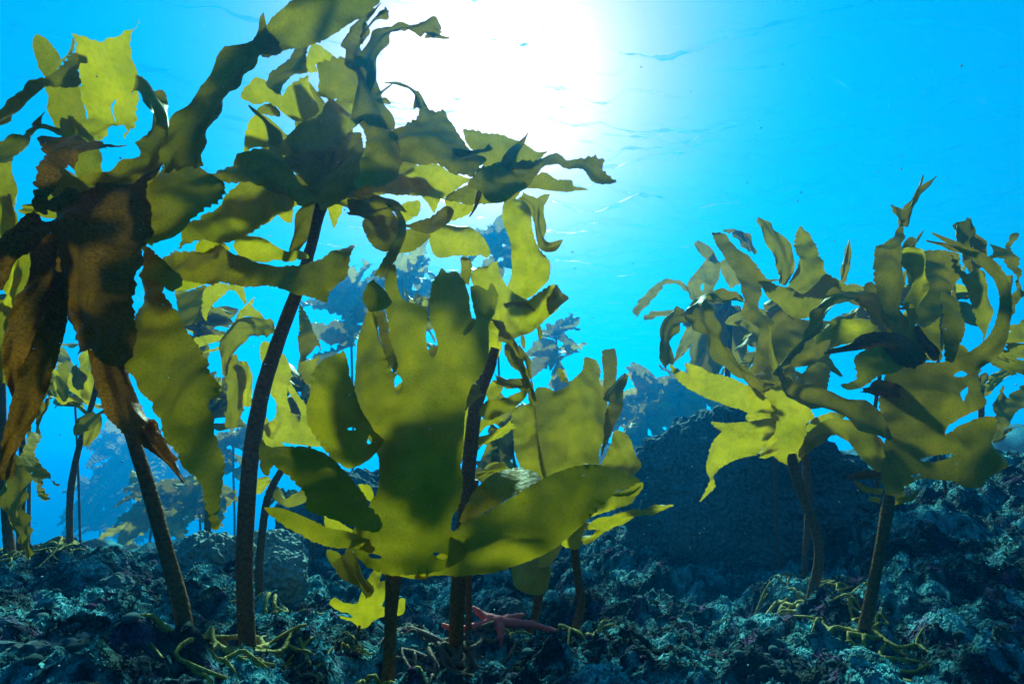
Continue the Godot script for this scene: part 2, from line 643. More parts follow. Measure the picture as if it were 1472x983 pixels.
func sheet(called: String, material: String, seed_: int, ruffle: float, teeth: float, flat: Array, bend: Array, holes: Array) -> void:
	var outline := closed_curve(flat, 0.0035, seed_, teeth)
	var inner := []
	var points := PackedVector2Array(outline)
	for h in holes:
		var q := closed_curve(h, 0.003, seed_ + 3, 0.25)
		inner.append(q)
		points.append_array(q)
	var lo := outline[0]
	var hi := outline[0]
	for q in outline:
		lo = lo.min(q)
		hi = hi.max(q)
	var area := (hi.x - lo.x) * (hi.y - lo.y)
	var step := clampf(sqrt(area / 900.0), 0.005, 0.011)
	rng.seed = seed_
	var y := lo.y
	while y < hi.y:
		var x := lo.x
		while x < hi.x:
			var q := Vector2(x + rng.randf_range(-0.2, 0.2) * step, y + rng.randf_range(-0.2, 0.2) * step)
			if inside(q, outline, inner):
				points.append(q)
			x += step
		y += step
	var found := Geometry2D.triangulate_delaunay(points)
	var f := PackedInt32Array()
	for k in range(0, found.size(), 3):
		var a := points[found[k]]
		var b := points[found[k + 1]]
		var c := points[found[k + 2]]
		if inside((a + b + c) / 3.0, outline, inner):
			if (b - a).cross(c - a) > 0.0:
				f.append_array([found[k], found[k + 2], found[k + 1]])
			else:
				f.append_array([found[k], found[k + 1], found[k + 2]])
	var v := PackedVector3Array()
	var tint := PackedColorArray()
	var wide := minf(hi.x - lo.x, hi.y - lo.y)
	var rim := clampf(wide * 0.16, 0.006, 0.028)
	for q in points:
		var near := 1.0
		for k in range(0, outline.size(), 4):
			near = minf(near, q.distance_squared_to(outline[k]))
		near = clampf(1.0 - sqrt(near) / rim, 0.0, 1.0)
		var z: float = bend[0] + bend[1] * q.x + bend[2] * q.y + bend[3] * q.x * q.x + bend[4] * q.x * q.y + bend[5] * q.y * q.y
		z += rim * 0.5 * near * near * (plain_noise.get_noise_3d(q.x * 11.0, q.y * 11.0, seed_ * 0.9) * 1.5 + (0.45 if seed_ % 2 == 0 else -0.45))
		z += ruffle * clampf(wide / 0.08, 0.5, 1.6) * (1.3 * plain_noise.get_noise_3d(q.x * 8.0, q.y * 8.0, seed_ * 1.7) + 0.6 * plain_noise.get_noise_3d(q.x * 22.0, q.y * 22.0, seed_ * 2.3))
		v.append(Vector3(q.x, q.y, z))
		tint.append(pigment(v[v.size() - 1], seed_))
	put(indexed(v, f, tint), called, mats[material], holder)


func inside(q: Vector2, outline: PackedVector2Array, inner: Array) -> bool:
	if not Geometry2D.is_point_in_polygon(q, outline):
		return false
	for h in inner:
		if Geometry2D.is_point_in_polygon(q, h):
			return false
	return true


func far_plant(called: String, label: String, where: Array, crown: Array, spread: float, blades: int, size: float, seed_: int) -> void:
	var base := Vector3(where[0], where[1], where[2])
	holder = thing(called, label, "kelp", base, "hazy kelp farther back")
	rng.seed = seed_
	var top := Vector3(crown[0], crown[1], crown[2])
	var thick := size * 0.05
	put(tube(PackedVector3Array([Vector3(0, -0.12, 0), top * 0.4 + Vector3(rng.randf_range(-0.04, 0.04), 0, 0), top * 0.8, top]), PackedFloat32Array([thick, thick * 0.9, thick * 0.8, thick]), 10, 20, 0.08, seed_), "stipe", mats["stipe"], holder)
	for k in blades:
		var a := TAU * (k * 0.618 + rng.randf_range(-0.05, 0.05))
		var rise := rng.randf_range(-0.6, 1.6)
		var long := spread * rng.randf_range(0.65, 1.15)
		var d := Vector3(cos(a), rise * 0.8, sin(a)).normalized()
		var wide := spread * rng.randf_range(0.10, 0.27)
		var start := top * (1.03 - minf(0.45, spread / top.length()) * pow(rng.randf(), 2.0))
		var fall := rng.randf_range(-0.2, 0.75)
		var roll := rng.randf_range(-1.2, 1.2)
		var q := []
		for i in 6:
			var t := i / 5.0
			var c := start + d * long * t + Vector3(0, -fall * long * t * t, 0) + Vector3(0.12, 0, 0.1) * spread * t * t * sin(k * 2.0)
			var tang := (d + Vector3(0, -2.0 * fall * t, 0)).normalized()
			var side := tang.cross(Vector3.UP.rotated(tang, roll + 0.6 * t)).normalized()
			var ww: float = wide * [0.3, 0.8, 1.0, 0.95, 0.7, 0.12][i]
			q.append_array([c.x, c.y, c.z, side.x * ww, side.y * ww, side.z * ww])
		var kind: String = ["young", "mature_dimmed", "mature_dimmed", "old_shaded"][rng.randi() % 4]
		put(ribbon_mesh(q, seed_ + k, 0.05 * spread, 0.02, 6), "blade", mats[kind], holder)


func make_plants() -> void:
	plant("kelp", "large foreground kelp with brown drooping blades and leaning brown stipe", "kelp", "kelp plants rooted on the reef", [-.56,.162,-1.012], 9, 0.1, "root", 1033)
	stipe("stipe", [0,0,0,.018,-.006,.075,.015,.017,-.033,.169,.033,.016,-.063,.274,.054,.015,-.094,.368,.073,.014,-.125,.473,.094,.013,-.144,.579,.115,.014,-.145,.686,.137,.017,-.14,.745,.148,.019])
	sheet("blade", "old_shaded", 1001, 0.011, 1.0, [-.063,.853,-.031,.87,-.02,.874,-.007,.852,.007,.84,.035,.826,.044,.796,.039,.746,.033,.705,.028,.667,.008,.657,-.014,.661,-.014,.644,-.035,.691,-.048,.753], [.6502,1.9646,-.7212,-2.3133,-2.8703,.1293], [])
	sheet("blade", "brown", 1002, 0.011, 1.0, [-.107,.734,-.137,.716,-.149,.684,-.152,.646,-.151,.602,-.147,.558,-.136,.529,-.146,.524,-.125,.513,-.114,.49,-.094,.494,-.075,.496,-.055,.481,-.035,.468,-.017,.471,-.005,.483,.003,.508,.002,.557,-.006,.609,-.012,.656,-.016,.697,-.023,.74,-.036,.824,-.04,.801,-.053,.763,-.077,.743], [-.1963,.7484,1.4837,-5.1402,-2.2698,-1.2878], [])
	sheet("blade", "old_shaded", 1003, 0.011, 1.0, [-.056,.681,-.025,.665,.003,.638,.021,.626,.036,.603,.039,.584,.024,.591,-.007,.608,-.032,.617], [.8369,4.1604,-1.4059,-5.8478,-6.9497,.6171], [])
	sheet("blade", "old_shaded", 1004, 0.011, 1.0, [-.128,.666,-.081,.649,-.049,.63,-.031,.605,-.003,.571,.021,.539,.044,.508,.066,.479,.087,.451,.092,.43,.087,.423,.084,.414,.094,.386,.108,.354,.118,.333,.133,.292,.145,.258,.15,.242,.145,.236,.134,.248,.114,.275,.094,.304,.076,.321,.058,.338,.031,.364,.003,.397,-.025,.425,-.06,.462,-.087,.488,-.081,.518,-.088,.556], [.1327,1.8017,.3705,-5.1994,-3.6811,-.6808], [])
	ribbon("blade", "brown", 1005, 0.011, [-.103,.509,.159,.016,.007,-.011,-.083,.454,.151,.016,.009,-.014,-.057,.401,.142,.014,.012,-.016,-.028,.371,.138,.01,.011,-.013,-.002,.342,.133,.004,.005,-.007,.034,.297,.124,.001,.001,-.002])
	ribbon("blade", "brown", 1006, 0.011, [-.035,.385,.138,.009,.009,-.006,-.005,.355,.138,.006,.006,-.001,.021,.33,.131,.002,.002,.001])
	sheet("blade", "brown", 1007, 0.011, 1.0, [-.159,.819,-.13,.836,-.103,.818,-.073,.801,-.053,.798,-.039,.785,.001,.779,-.035,.775,-.058,.769,-.071,.754,-.08,.745,-.084,.752,-.095,.747,-.095,.729,-.104,.708,-.105,.698,-.095,.705,-.091,.719,-.084,.722,-.073,.715,-.064,.708,-.09,.691,-.117,.678,-.121,.678,-.123,.679,-.122,.681,-.125,.677,-.125,.676,-.12,.699,-.126,.73,-.138,.762,-.152,.796], [-3.8475,-2.7414,10.8277,2.7661,3.8448,-7.0752], [])
	sheet("blade", "old_shaded", 1008, 0.011, 1.0, [-.31,.842,-.286,.863,-.269,.867,-.225,.857,-.23,.827,-.225,.79,-.251,.786,-.264,.776], [2.2579,-2.9009,-5.4285,3.882,5.93,3.9574], [])
	ribbon("blade", "old_shaded", 1009, 0.011, [-.199,.761,.203,-.002,.002,.02,-.151,.768,.208,-.002,.006,.031,-.105,.768,.208,-.001,.004,.029,-.063,.791,.208,0,.002,.028,-.034,.821,.204,0,.003,.024,-.033,.866,.199,-.005,.002,.022,-.051,.926,.19,-.011,-.001,.026,-.083,.975,.179,-.013,-.006,.017,-.11,.999,.171,-.006,-.005,.006])
	sheet("blade", "young", 1010, 0.011, 1.0, [-.204,1.055,-.162,1.05,-.125,1.051,-.09,1.063,-.079,1.069,-.089,1.063,-.1,1.054,-.115,1.037,-.127,1.016,-.137,.992,-.148,.964,-.154,.945,-.163,.925,-.166,.918,-.164,.936,-.165,.942,-.171,.942,-.177,.933,-.183,.926,-.18,.917,-.189,.897,-.206,.9,-.223,.909,-.225,.931,-.224,.965,-.223,.996,-.218,1.019,-.213,1.033,-.216,1.039,-.204,1.049], [2.4305,-6.915,-6.6663,-5.8119,4.7344,4.198], [[-.176,.967,-.179,.956,-.181,.945,-.182,.947,-.181,.956,-.18,.967,-.177,.979,-.174,.983,-.173,.985,-.173,.98]])
	sheet("blade", "mature_dimmed", 1011, 0.011, 1.0, [-.222,1.068,-.24,1.053,-.257,1.043,-.27,1.053,-.294,1.085,-.311,1.095,-.32,1.086,-.323,1.074,-.316,1.042,-.306,1.029,-.294,1.019,-.278,1.033,-.23,1.043,-.216,1.041], [1.7855,.6252,-3.0581,3.7577,1.6339,1.7674], [])
	sheet("blade", "old_shaded", 1012, 0.011, 1.0, [-.247,.965,-.237,1.002,-.239,1.051,-.224,1.064,-.204,1.057,-.201,1.033,-.209,1.018,-.199,.991,-.189,.97,-.202,.958,-.229,.958], [-.9555,1.8198,3.0669,-4.2539,-3.8541,-2.1587], [])
	ribbon("blade", "old_shaded", 1013, 0.011, [-.256,.981,.188,.001,.001,-.008,-.288,.955,.182,-.001,.001,-.015,-.308,.924,.187,-.004,-.003,-.013,-.314,.878,.207,-.004,-.004,-.009])
	sheet("blade", "mature_dimmed", 1014, 0.011, 1.0, [-.31,1.022,-.237,1.01,-.23,.97,-.225,.912,-.253,.918,-.284,.935,-.305,.945,-.309,.983], [.5236,-.7368,-1.169,2.2423,2.2547,1.0231], [])
	ribbon("blade", "old_shaded", 1015, 0.011, [-.01,.822,.175,-.012,-.02,.031,.006,.837,.19,-.013,-.02,.032,.043,.869,.224,-.011,-.014,.031,.083,.908,.25,-.007,-.007,.029,.117,.946,.259,-.003,-.001,.024,.145,.982,.259,0,.002,.022,.173,1.005,.255,.001,.004,.027])
	ribbon("blade", "mature_dimmed", 1016, 0.011, [.143,.992,.247,-.005,.005,.009,.18,1.004,.261,-.01,.01,.018,.23,1.021,.277,-.013,.016,.025,.277,1.042,.289,-.015,.017,.026,.334,1.076,.3,-.015,.018,.023])
	ribbon("blade", "brown", 1017, 0.011, [-.191,.687,.207,.016,.003,-.012,-.164,.611,.225,.011,.001,-.009,-.167,.559,.23,.015,-.002,-.013,-.184,.508,.219,.014,-.001,-.013,-.205,.464,.196,.008,.001,-.008,-.217,.427,.172,.003,.001,-.003])
	ribbon("blade", "brown", 1018, 0.011, [-.143,.62,.214,.008,.001,-.004,-.131,.55,.224,.011,0,-.006,-.135,.484,.23,.015,-.002,-.01,-.146,.438,.228,.014,-.003,-.011,-.166,.383,.216,.011,-.002,-.009,-.184,.345,.203,.006,0,-.006,-.195,.303,.187,.006,.001,-.006])
	ribbon("blade", "brown", 1019, 0.011, [-.173,.701,.221,.016,-.009,-.008,-.183,.661,.25,.013,-.007,-.008,-.193,.622,.257,.009,-.003,-.006,-.213,.582,.246,.007,-.002,-.006])
	ribbon("blade", "young", 1020, 0.011, [-.362,.725,.072,.008,.001,-.001,-.356,.644,.071,.014,-.002,-.002,-.383,.598,.045,.01,-.005,-.003])
	ribbon("blade", "mature_dimmed", 1021, 0.011, [-.321,.742,.096,.009,0,-.006,-.34,.672,.069,.014,-.001,-.006,-.357,.611,.048,.008,-.001,-.003])
	ribbon("blade", "mature_dimmed", 1022, 0.011, [-.394,.624,.051,.004,.001,-.011,-.372,.531,.049,.005,.003,-.013,-.391,.471,.018,.004,.003,-.008])
	ribbon("blade", "young", 1023, 0.011, [-.397,.823,.073,.008,.001,.001,-.39,.782,.064,.008,.001,0,-.391,.752,.058,.003,0,-.001])
	ribbon("blade", "mature_dimmed", 1024, 0.011, [-.388,.877,.105,.015,-.001,-.002,-.399,.808,.075,.017,0,-.001,-.391,.731,.074,.014,.002,0])
	ribbon("blade", "old_shaded", 1025, 0.011, [-.301,.898,.16,-.003,.005,0,-.276,.914,.162,-.003,.01,-.002,-.25,.909,.148,-.002,.01,-.002,-.235,.916,.133,-.002,.005,0])
	ribbon("blade", "old_shaded", 1026, 0.011, [-.284,.908,.162,-.001,-.002,.005,-.271,.92,.17,0,-.001,.003,-.268,.934,.168,0,0,.001])
	ribbon("blade", "mature_dimmed", 1027, 0.011, [-.144,.743,.148,-.011,-.003,.001,-.158,.801,.168,-.02,-.009,.001,-.198,.868,.162,-.021,-.014,0,-.254,.941,.139,-.008,-.006,0])
	ribbon("blade", "old_shaded", 1028, 0.011, [-.144,.743,.148,0,-.001,.016,-.125,.785,.15,-.001,-.001,.031,-.103,.818,.15,-.001,.001,.034,-.081,.844,.149,0,.001,.012])
	ribbon("blade", "brown", 1029, 0.011, [-.144,.743,.148,-.008,-.008,0,-.172,.77,.16,-.013,-.017,-.003,-.201,.784,.174,-.011,-.02,-.008,-.228,.789,.188,-.003,-.007,-.004])
	ribbon("blade", "mature_dimmed", 1030, 0.011, [-.144,.743,.148,-.003,.007,.008,-.128,.771,.125,-.004,.019,.016,-.095,.78,.113,.001,.024,.013,-.051,.775,.114,.001,.009,.004])
	ribbon("blade", "old_shaded", 1031, 0.011, [-.144,.743,.148,.003,.001,-.013,-.154,.716,.143,.005,.002,-.031,-.162,.666,.141,.002,-.002,-.038,-.158,.606,.149,0,-.002,-.014])
	ribbon("blade", "brown", 1032, 0.011, [-.144,.743,.148,.007,-.006,-.006,-.167,.708,.153,.011,-.007,-.012,-.195,.653,.154,.012,-.006,-.015,-.228,.595,.147,.004,-.001,-.006])
	ribbon("blade", "mature_dimmed", 1033, 0.011, [-.144,.743,.148,-.005,-.01,0,-.22,.777,.114,-.005,-.017,-.001,-.295,.791,.091,-.001,-.021,-.003,-.355,.788,.086,0,-.008,-.001])
	plant("kelp_001", "tall kelp with thick dark leaning stipe and torn blades spreading below the sun", "kelp", "kelp plants rooted on the reef", [-.516,.115,-1.155], 12, 0.11, "root", 2055)
	stipe("stipe", [0,-.007,-.001,.021,-.011,.125,.019,.021,-.013,.258,.039,.021,-.005,.393,.06,.021,.014,.516,.078,.02,.042,.614,.091,.018,.081,.727,.107,.016,.104,.813,.117,.014,.115,.873,.122,.015,.127,.919,.124,.019])
	sheet("blade", "old_shaded", 2001, 0.011, 1.0, [-.059,.903,-.041,.916,-.023,.94,-.009,.954,.01,.973,.025,.984,.029,1.009,.031,1.02,.047,.986,.075,.944,.101,.91,.132,.883,.154,.869,.13,.87,.128,.85,.117,.841,.099,.862,.077,.878,.041,.885,-.004,.878,-.03,.884], [1.3724,1.6602,-2.0364,-1.4972,-2.0563,.8636], [])
	ribbon("blade", "old_shaded", 2002, 0.011, [.054,.978,.208,-.004,-.01,.01,.043,1.009,.231,-.002,-.006,.004,.025,1.024,.269,0,-.001,0])
	sheet("blade", "mature_dimmed", 2003, 0.011, 1.0, [-.007,.909,.054,.901,.093,.869,.054,.855,.024,.836,-.008,.812,-.032,.787,-.067,.787,-.091,.77,-.105,.761,-.097,.804,-.074,.85,-.039,.887], [2.8114,-1.3381,-6.5079,3.6008,1.441,3.9899], [])
	sheet("blade", "young", 2004, 0.011, 1.0, [-.111,.775,-.098,.79,-.085,.796,-.063,.796,-.046,.791,-.035,.782,-.047,.773,-.077,.77], [-7.7388,-.1026,19.5674,-9.7704,-1.5829,-12.1544], [])
	sheet("blade", "young", 2005, 0.011, 1.0, [-.024,.776,-.011,.812,.017,.809,.059,.785,.076,.777,.104,.775,.118,.766,.075,.764,.041,.765,.011,.765,-.01,.766], [-29.9058,-.9306,76.1754,4.1275,.7537,-48.2262], [])
	sheet("blade", "old_shaded", 2006, 0.011, 1.0, [-.19,.778,-.121,.782,-.051,.784,-.008,.757,.041,.743,.087,.745,.126,.747,.15,.751,.171,.768,.184,.791,.193,.815,.209,.772,.212,.734,.207,.706,.188,.692,.175,.683,.174,.661,.154,.667,.123,.67,.104,.679,.071,.685,.022,.69,-.036,.702,-.041,.695,-.054,.699,-.072,.708,-.115,.716,-.144,.724,-.159,.743], [-1.2202,.7204,4.2406,-.7504,-.7801,-3.1552], [])
	sheet("blade", "young", 2007, 0.011, 1.0, [-.182,.719,-.176,.739,-.14,.738,-.114,.73,-.151,.721], [-9.9764,-7.7261,25.4649,-4.8478,8.639,-16.1607], [])
	sheet("blade", "young", 2008, 0.011, 1.0, [-.062,.853,-.051,.867,-.013,.877,.004,.889,.031,.893,.059,.898,.057,.864,.04,.866,.021,.88,.001,.871,-.024,.861,-.047,.846,-.061,.846], [4.3325,4.2099,-10.3991,5.4084,-4.8318,6.3482], [])
	sheet("blade", "old_shaded", 2009, 0.011, 1.0, [.074,1.249,.086,1.246,.086,1.202,.101,1.143,.079,1.131,.065,1.103,.068,1.068,.044,1.084,.028,1.104,.024,1.149,.039,1.183,.059,1.224], [1.4342,-1.5259,-1.6973,2.8982,1.0213,.5501], [])
	sheet("blade", "young", 2010, 0.011, 1.0, [.089,1.245,.105,1.246,.125,1.235,.141,1.212,.092,1.217,.092,1.203,.068,1.2,.073,1.22], [3.8343,13.0408,-7.9305,10.3745,-12.5,4.0995], [])
	sheet("blade", "young", 2011, 0.011, 1.0, [-.045,1.109,-.033,1.136,-.018,1.16,.003,1.155,.022,1.14,.047,1.163,.08,1.18,.085,1.149,.096,1.118,.044,1.107,.026,1.11,.01,1.118,-.006,1.12,-.025,1.109], [-9.9541,-6.5751,17.1619,6.4957,5.1558,-7.28], [])
	sheet("blade", "mature_dimmed", 2012, 0.011, 1.0, [.139,1.132,.174,1.154,.198,1.156,.213,1.14,.215,1.094,.208,1.065,.18,1.075,.154,1.081,.133,1.082,.136,1.115], [4.4057,3.941,-8.3674,6.2844,-5.9388,4.3482], [])
	sheet("blade", "mature_dimmed", 2013, 0.011, 1.0, [.059,1.014,.085,1.044,.117,1.071,.146,1.099,.178,1.085,.175,1.049,.16,1.022,.139,1.007,.107,.999,.073,.987,.064,.997], [-2.4682,-3.4614,5.2746,3.4259,2.1563,-2.5458], [])
	sheet("blade", "young", 2014, 0.011, 1.0, [-.059,1.017,-.045,1.048,-.018,1.076,-.004,1.079,.007,1.077,.021,1.072,.032,1.06,.032,1.035,.017,1.022,-.003,1.027,-.034,1.021], [8.4416,4.8951,-16.5313,-13.6436,-5.4849,8.2037], [])
	sheet("blade", "mature_dimmed", 2015, 0.011, 1.0, [-.022,1.087,-.008,1.099,.01,1.105,.026,1.096,.03,1.08,.004,1.079], [-10.9043,2.4901,20.0444,-10.9009,-2.1839,-9.077], [])
	sheet("blade", "old_shaded", 2016, 0.011, 1.0, [.036,1.006,.069,1.038,.129,1.041,.14,1.066,.161,1.084,.195,1.057,.219,.964,.219,.909,.194,.878,.166,.858,.148,.85,.128,.875,.096,.931,.06,.971], [1.1466,-2.5594,-1.3121,2.7918,1.891,.3228], [])
	sheet("blade", "old_shaded", 2017, 0.011, 1.0, [.123,1.099,.17,1.084,.198,1.066,.236,1.073,.265,1.042,.286,1.014,.297,.948,.277,.898,.251,.858,.248,.839,.232,.865,.231,.933,.227,.995,.208,1.039,.18,1.062], [1.7227,-.1461,-2.487,-1.9884,.5748,.9734], [])
	ribbon("blade", "old_shaded", 2018, 0.011, [.244,1.024,.208,-.025,-.007,.036,.225,1.101,.21,-.021,-.007,.028,.205,1.162,.213,-.02,-.007,.026,.198,1.205,.216,-.011,-.001,.023,.211,1.245,.219,-.004,0,.013,.225,1.287,.222,-.002,0,.006])
	ribbon("blade", "old_shaded", 2019, 0.011, [.227,1.112,.226,-.007,.008,.028,.232,1.206,.2,-.004,.007,.024,.252,1.251,.189,.001,.003,.012,.279,1.271,.182,.001,.001,.007,.3,1.276,.177,.001,.001,.009,.323,1.282,.175,.001,.002,.015,.346,1.284,.172,.003,.003,.019,.364,1.277,.169,.002,.002,.009])
	ribbon("blade", "old_shaded", 2020, 0.011, [.333,1.263,.177,.003,0,.009,.358,1.262,.169,.001,0,.006,.382,1.261,.166,0,0,.002])
	ribbon("blade", "old_shaded", 2021, 0.011, [.212,1.211,.217,-.002,.002,.012,.232,1.261,.213,-.001,.001,.008,.251,1.275,.218,-.003,-.001,.014,.259,1.281,.221,-.002,-.001,.006])
	ribbon("blade", "old_shaded", 2022, 0.011, [.219,1.253,.225,-.001,.001,.006,.232,1.272,.224,0,0,.004,.248,1.294,.224,0,0,.001])
	sheet("blade", "old_shaded", 2023, 0.011, 1.0, [.262,1.061,.286,1.077,.306,1.101,.312,1.137,.305,1.174,.319,1.158,.336,1.136,.358,1.126,.359,1.146,.37,1.124,.387,1.086,.411,1.043,.433,1.022,.463,.998,.45,.961,.435,.929,.396,.943,.362,.956,.329,.947,.302,.942,.286,.992], [.3155,1.1809,-.2504,-1.6362,-.2167,-.0361], [])
	ribbon("blade", "old_shaded", 2024, 0.011, [.324,1.096,.161,-.009,-.005,.008,.316,1.121,.167,-.005,-.004,.004,.297,1.137,.171,-.002,-.003,.001,.275,1.144,.172,-.001,-.002,.001,.25,1.147,.172,0,-.001,0])
	ribbon("blade", "old_shaded", 2025, 0.011, [.236,1.12,.167,-.001,0,.004,.25,1.133,.169,-.001,0,.003,.265,1.144,.172,0,0,.001])
	ribbon("blade", "old_shaded", 2026, 0.011, [.239,1.115,.165,.002,.002,-.001,.249,1.107,.167,.003,.006,-.002,.262,1.103,.163,0,.002,-.001])
	sheet("blade", "mature_dimmed", 2027, 0.011, 1.0, [.408,1.082,.431,1.085,.476,1.075,.522,1.064,.569,1.048,.596,1.051,.569,1.023,.522,1.008,.484,.999,.461,.994,.443,1.025,.42,1.048], [2.8448,.6838,-5.7124,-1.4195,.5152,2.7087], [])
	sheet("blade", "old_shaded", 2028, 0.011, 1.0, [.429,.902,.464,.959,.504,.996,.529,.996,.567,1.003,.591,1.032,.617,1.039,.637,1.028,.665,1.034,.683,1.028,.721,1.025,.714,1.002,.724,.981,.739,.956,.713,.947,.684,.947,.671,.971,.661,.996,.636,1.007,.613,1.007,.582,.989,.551,.944,.524,.9,.494,.875,.467,.874,.453,.891], [2.2933,-1.1687,-3.2831,.933,-.1115,1.519], [])
	sheet("blade", "mature_dimmed", 2029, 0.011, 1.0, [.369,.94,.393,.957,.428,.966,.469,.965,.499,.977,.54,.98,.546,.962,.522,.931,.484,.92,.431,.918,.4,.927], [-4.3008,2.7982,7.684,-2.3032,-.7223,-3.7608], [])
	ribbon("blade", "old_shaded", 2030, 0.011, [.495,.969,.124,-.01,.011,-.007,.526,1.01,.14,-.005,.004,-.003,.551,1.051,.142,-.001,.001,-.001])
	ribbon("blade", "old_shaded", 2031, 0.011, [.427,.873,.114,-.002,.001,-.001,.44,.899,.116,-.005,.003,-.003,.452,.933,.127,-.002,.001,-.001])
	sheet("blade", "young", 2032, 0.011, 1.0, [.191,.94,.227,.967,.275,.997,.308,1.007,.346,1.011,.383,.997,.429,.979,.397,.97,.368,.955,.352,.945,.34,.925,.325,.941,.303,.955,.26,.957,.219,.951], [1.4617,-1.2709,-3.1431,2.6042,-.6155,2.0919], [])
	sheet("blade", "young", 2033, 0.011, 1.0, [.366,.939,.398,.936,.439,.925,.416,.912,.373,.901,.373,.917], [-6.9846,-.8151,14.9458,8.0609,-6.1436,-6.4123], [])
	sheet("blade", "mature_dimmed", 2034, 0.011, 1.0, [.541,.976,.562,.989,.583,.995,.614,.98,.648,.98,.653,.968,.687,.967,.636,.951,.598,.956,.568,.966], [2.0264,6.6537,-8.3918,-4.3435,-1.3507,4.8295], [])
	ribbon("blade", "old_shaded", 2035, 0.011, [.392,1.003,.152,0,.011,-.001,.435,1.003,.143,0,.008,-.002,.457,1.002,.145,-.001,.006,-.002,.474,1.01,.153,-.002,.006,-.002])
	ribbon("blade", "old_shaded", 2036, 0.011, [.185,.872,.155,0,.017,-.006,.227,.871,.152,.001,.022,-.007,.259,.872,.159,.002,.013,-.004,.29,.866,.171,.004,.006,-.003,.31,.851,.181,.001,.001,-.001])
	ribbon("blade", "old_shaded", 2037, 0.001, [.258,.731,.145,-.007,-.001,.015,.275,.762,.156,-.006,0,.013,.293,.794,.163,-.005,0,.011,.3,.83,.165,-.006,0,.008,.288,.861,.163,-.005,-.003,.004,.264,.886,.158,-.004,-.003,.003])
	sheet("blade", "old_shaded", 2038, 0.011, 1.0, [.2,.869,.228,.91,.26,.898,.285,.845,.268,.795,.239,.799,.22,.818], [.0717,-1.4025,.9565,2.2567,.3599,-.89], [])
	sheet("blade", "mature_dimmed", 2039, 0.011, 1.0, [.267,.855,.297,.866,.33,.858,.341,.845,.312,.822,.275,.814,.25,.817], [3.3339,-.7447,-7.7388,3.0981,-1.2945,4.9654], [])
	sheet("blade", "young", 2040, 0.011, 1.0, [.252,.913,.271,.931,.291,.938,.311,.94,.307,.918,.28,.901,.264,.898], [6.4883,4.9296,-16.1805,-14.1819,3.3127,8.6471], [])
	sheet("blade", "old_shaded", 2041, 0.011, 1.0, [.286,.865,.313,.879,.334,.893,.369,.923,.389,.907,.375,.861,.346,.844,.316,.851], [-.9301,-1.2757,3.2542,2.001,-.0846,-2.0923], [])
	sheet("blade", "young", 2042, 0.011, 1.0, [.188,.949,.215,.949,.224,.929,.202,.921,.19,.929], [6.7369,-11.1784,-12.4393,-13.065,17.6925,5.0547], [])
	sheet("blade", "young", 2043, 0.011, 1.0, [.119,.918,.151,.911,.137,.884,.129,.866,.121,.892], [7.7319,-3.5883,-17.2731,-19.2315,9.7052,9.3232], [])
	ribbon("blade", "mature_dimmed", 2044, 0.011, [.127,.921,.124,-.011,-.003,-.002,.107,1.031,.091,-.025,-.006,-.001,.079,1.132,.085,-.027,-.008,.001,.055,1.2,.102,-.008,-.003,.001])
	ribbon("blade", "mature_dimmed", 2045, 0.011, [.127,.921,.124,-.009,-.005,.003,.077,.991,.094,-.017,-.015,.002,.006,1.054,.076,-.014,-.021,-.006,-.061,1.086,.077,-.003,-.007,-.004])
	ribbon("blade", "old_shaded", 2046, 0.011, [.127,.921,.124,-.003,-.013,.004,.074,.929,.114,-.003,-.03,.008,-.007,.928,.098,.003,-.034,.008,-.095,.908,.081,.002,-.011,.003])
	ribbon("blade", "mature_dimmed", 2047, 0.011, [.127,.921,.124,-.004,.008,.005,.183,.974,.089,-.008,.018,.013,.242,1.016,.065,-.006,.022,.016,.301,1.036,.046,-.001,.007,.005])
	ribbon("blade", "mature_dimmed", 2048, 0.011, [.127,.921,.124,.003,.009,.005,.178,.913,.112,.007,.016,.007,.22,.896,.09,.013,.017,.003,.254,.865,.051,.005,.005,0])
	ribbon("blade", "old_shaded", 2049, 0.011, [.127,.921,.124,.005,0,-.013,.116,.891,.121,.008,-.002,-.025,.089,.845,.118,.008,-.002,-.028,.058,.781,.115,.002,-.001,-.009])
	ribbon("blade", "young", 2050, 0.011, [.127,.921,.124,-.01,.002,.003,.135,1.025,.092,-.023,.002,.005,.135,1.133,.068,-.027,0,.002,.133,1.218,.054,-.009,0,0])
	ribbon("blade", "mature_dimmed", 2051, 0.011, [.127,.921,.124,-.007,.006,.004,.163,.97,.114,-.016,.013,.011,.189,1.022,.092,-.016,.016,.015,.211,1.056,.071,-.004,.006,.005])
	ribbon("blade", "young", 2052, 0.011, [.127,.921,.124,-.011,-.004,-.001,.1,1.012,.079,-.021,-.01,-.005,.061,1.096,.055,-.021,-.014,-.009,.024,1.149,.05,-.006,-.005,-.004])
	ribbon("blade", "mature_dimmed", 2053, 0.011, [.127,.921,.124,-.003,.011,.001,.206,.947,.102,-.005,.018,.003,.285,.972,.066,-.002,.02,.005,.362,.984,.015,0,.007,.002])
	ribbon("blade", "old_shaded", 2054, 0.011, [.127,.921,.124,-.007,-.007,.012,.109,.951,.131,-.016,-.018,.02,.068,.98,.127,-.016,-.026,.013,.015,.998,.11,-.004,-.009,.002])
	ribbon("blade", "young", 2055, 0.011, [.127,.921,.124,0,-.008,-.006,.104,.927,.117,.003,-.014,-.011,.054,.93,.094,.007,-.014,-.012,-.015,.926,.044,.003,-.005,-.004])
	plant("kelp_002", "slender kelp behind the tall dark stipe with pale yellow finger blades", "kelp", "kelp plants rooted on the reef", [-.727,.075,-1.675], 9, 0.13, "root", 3013)
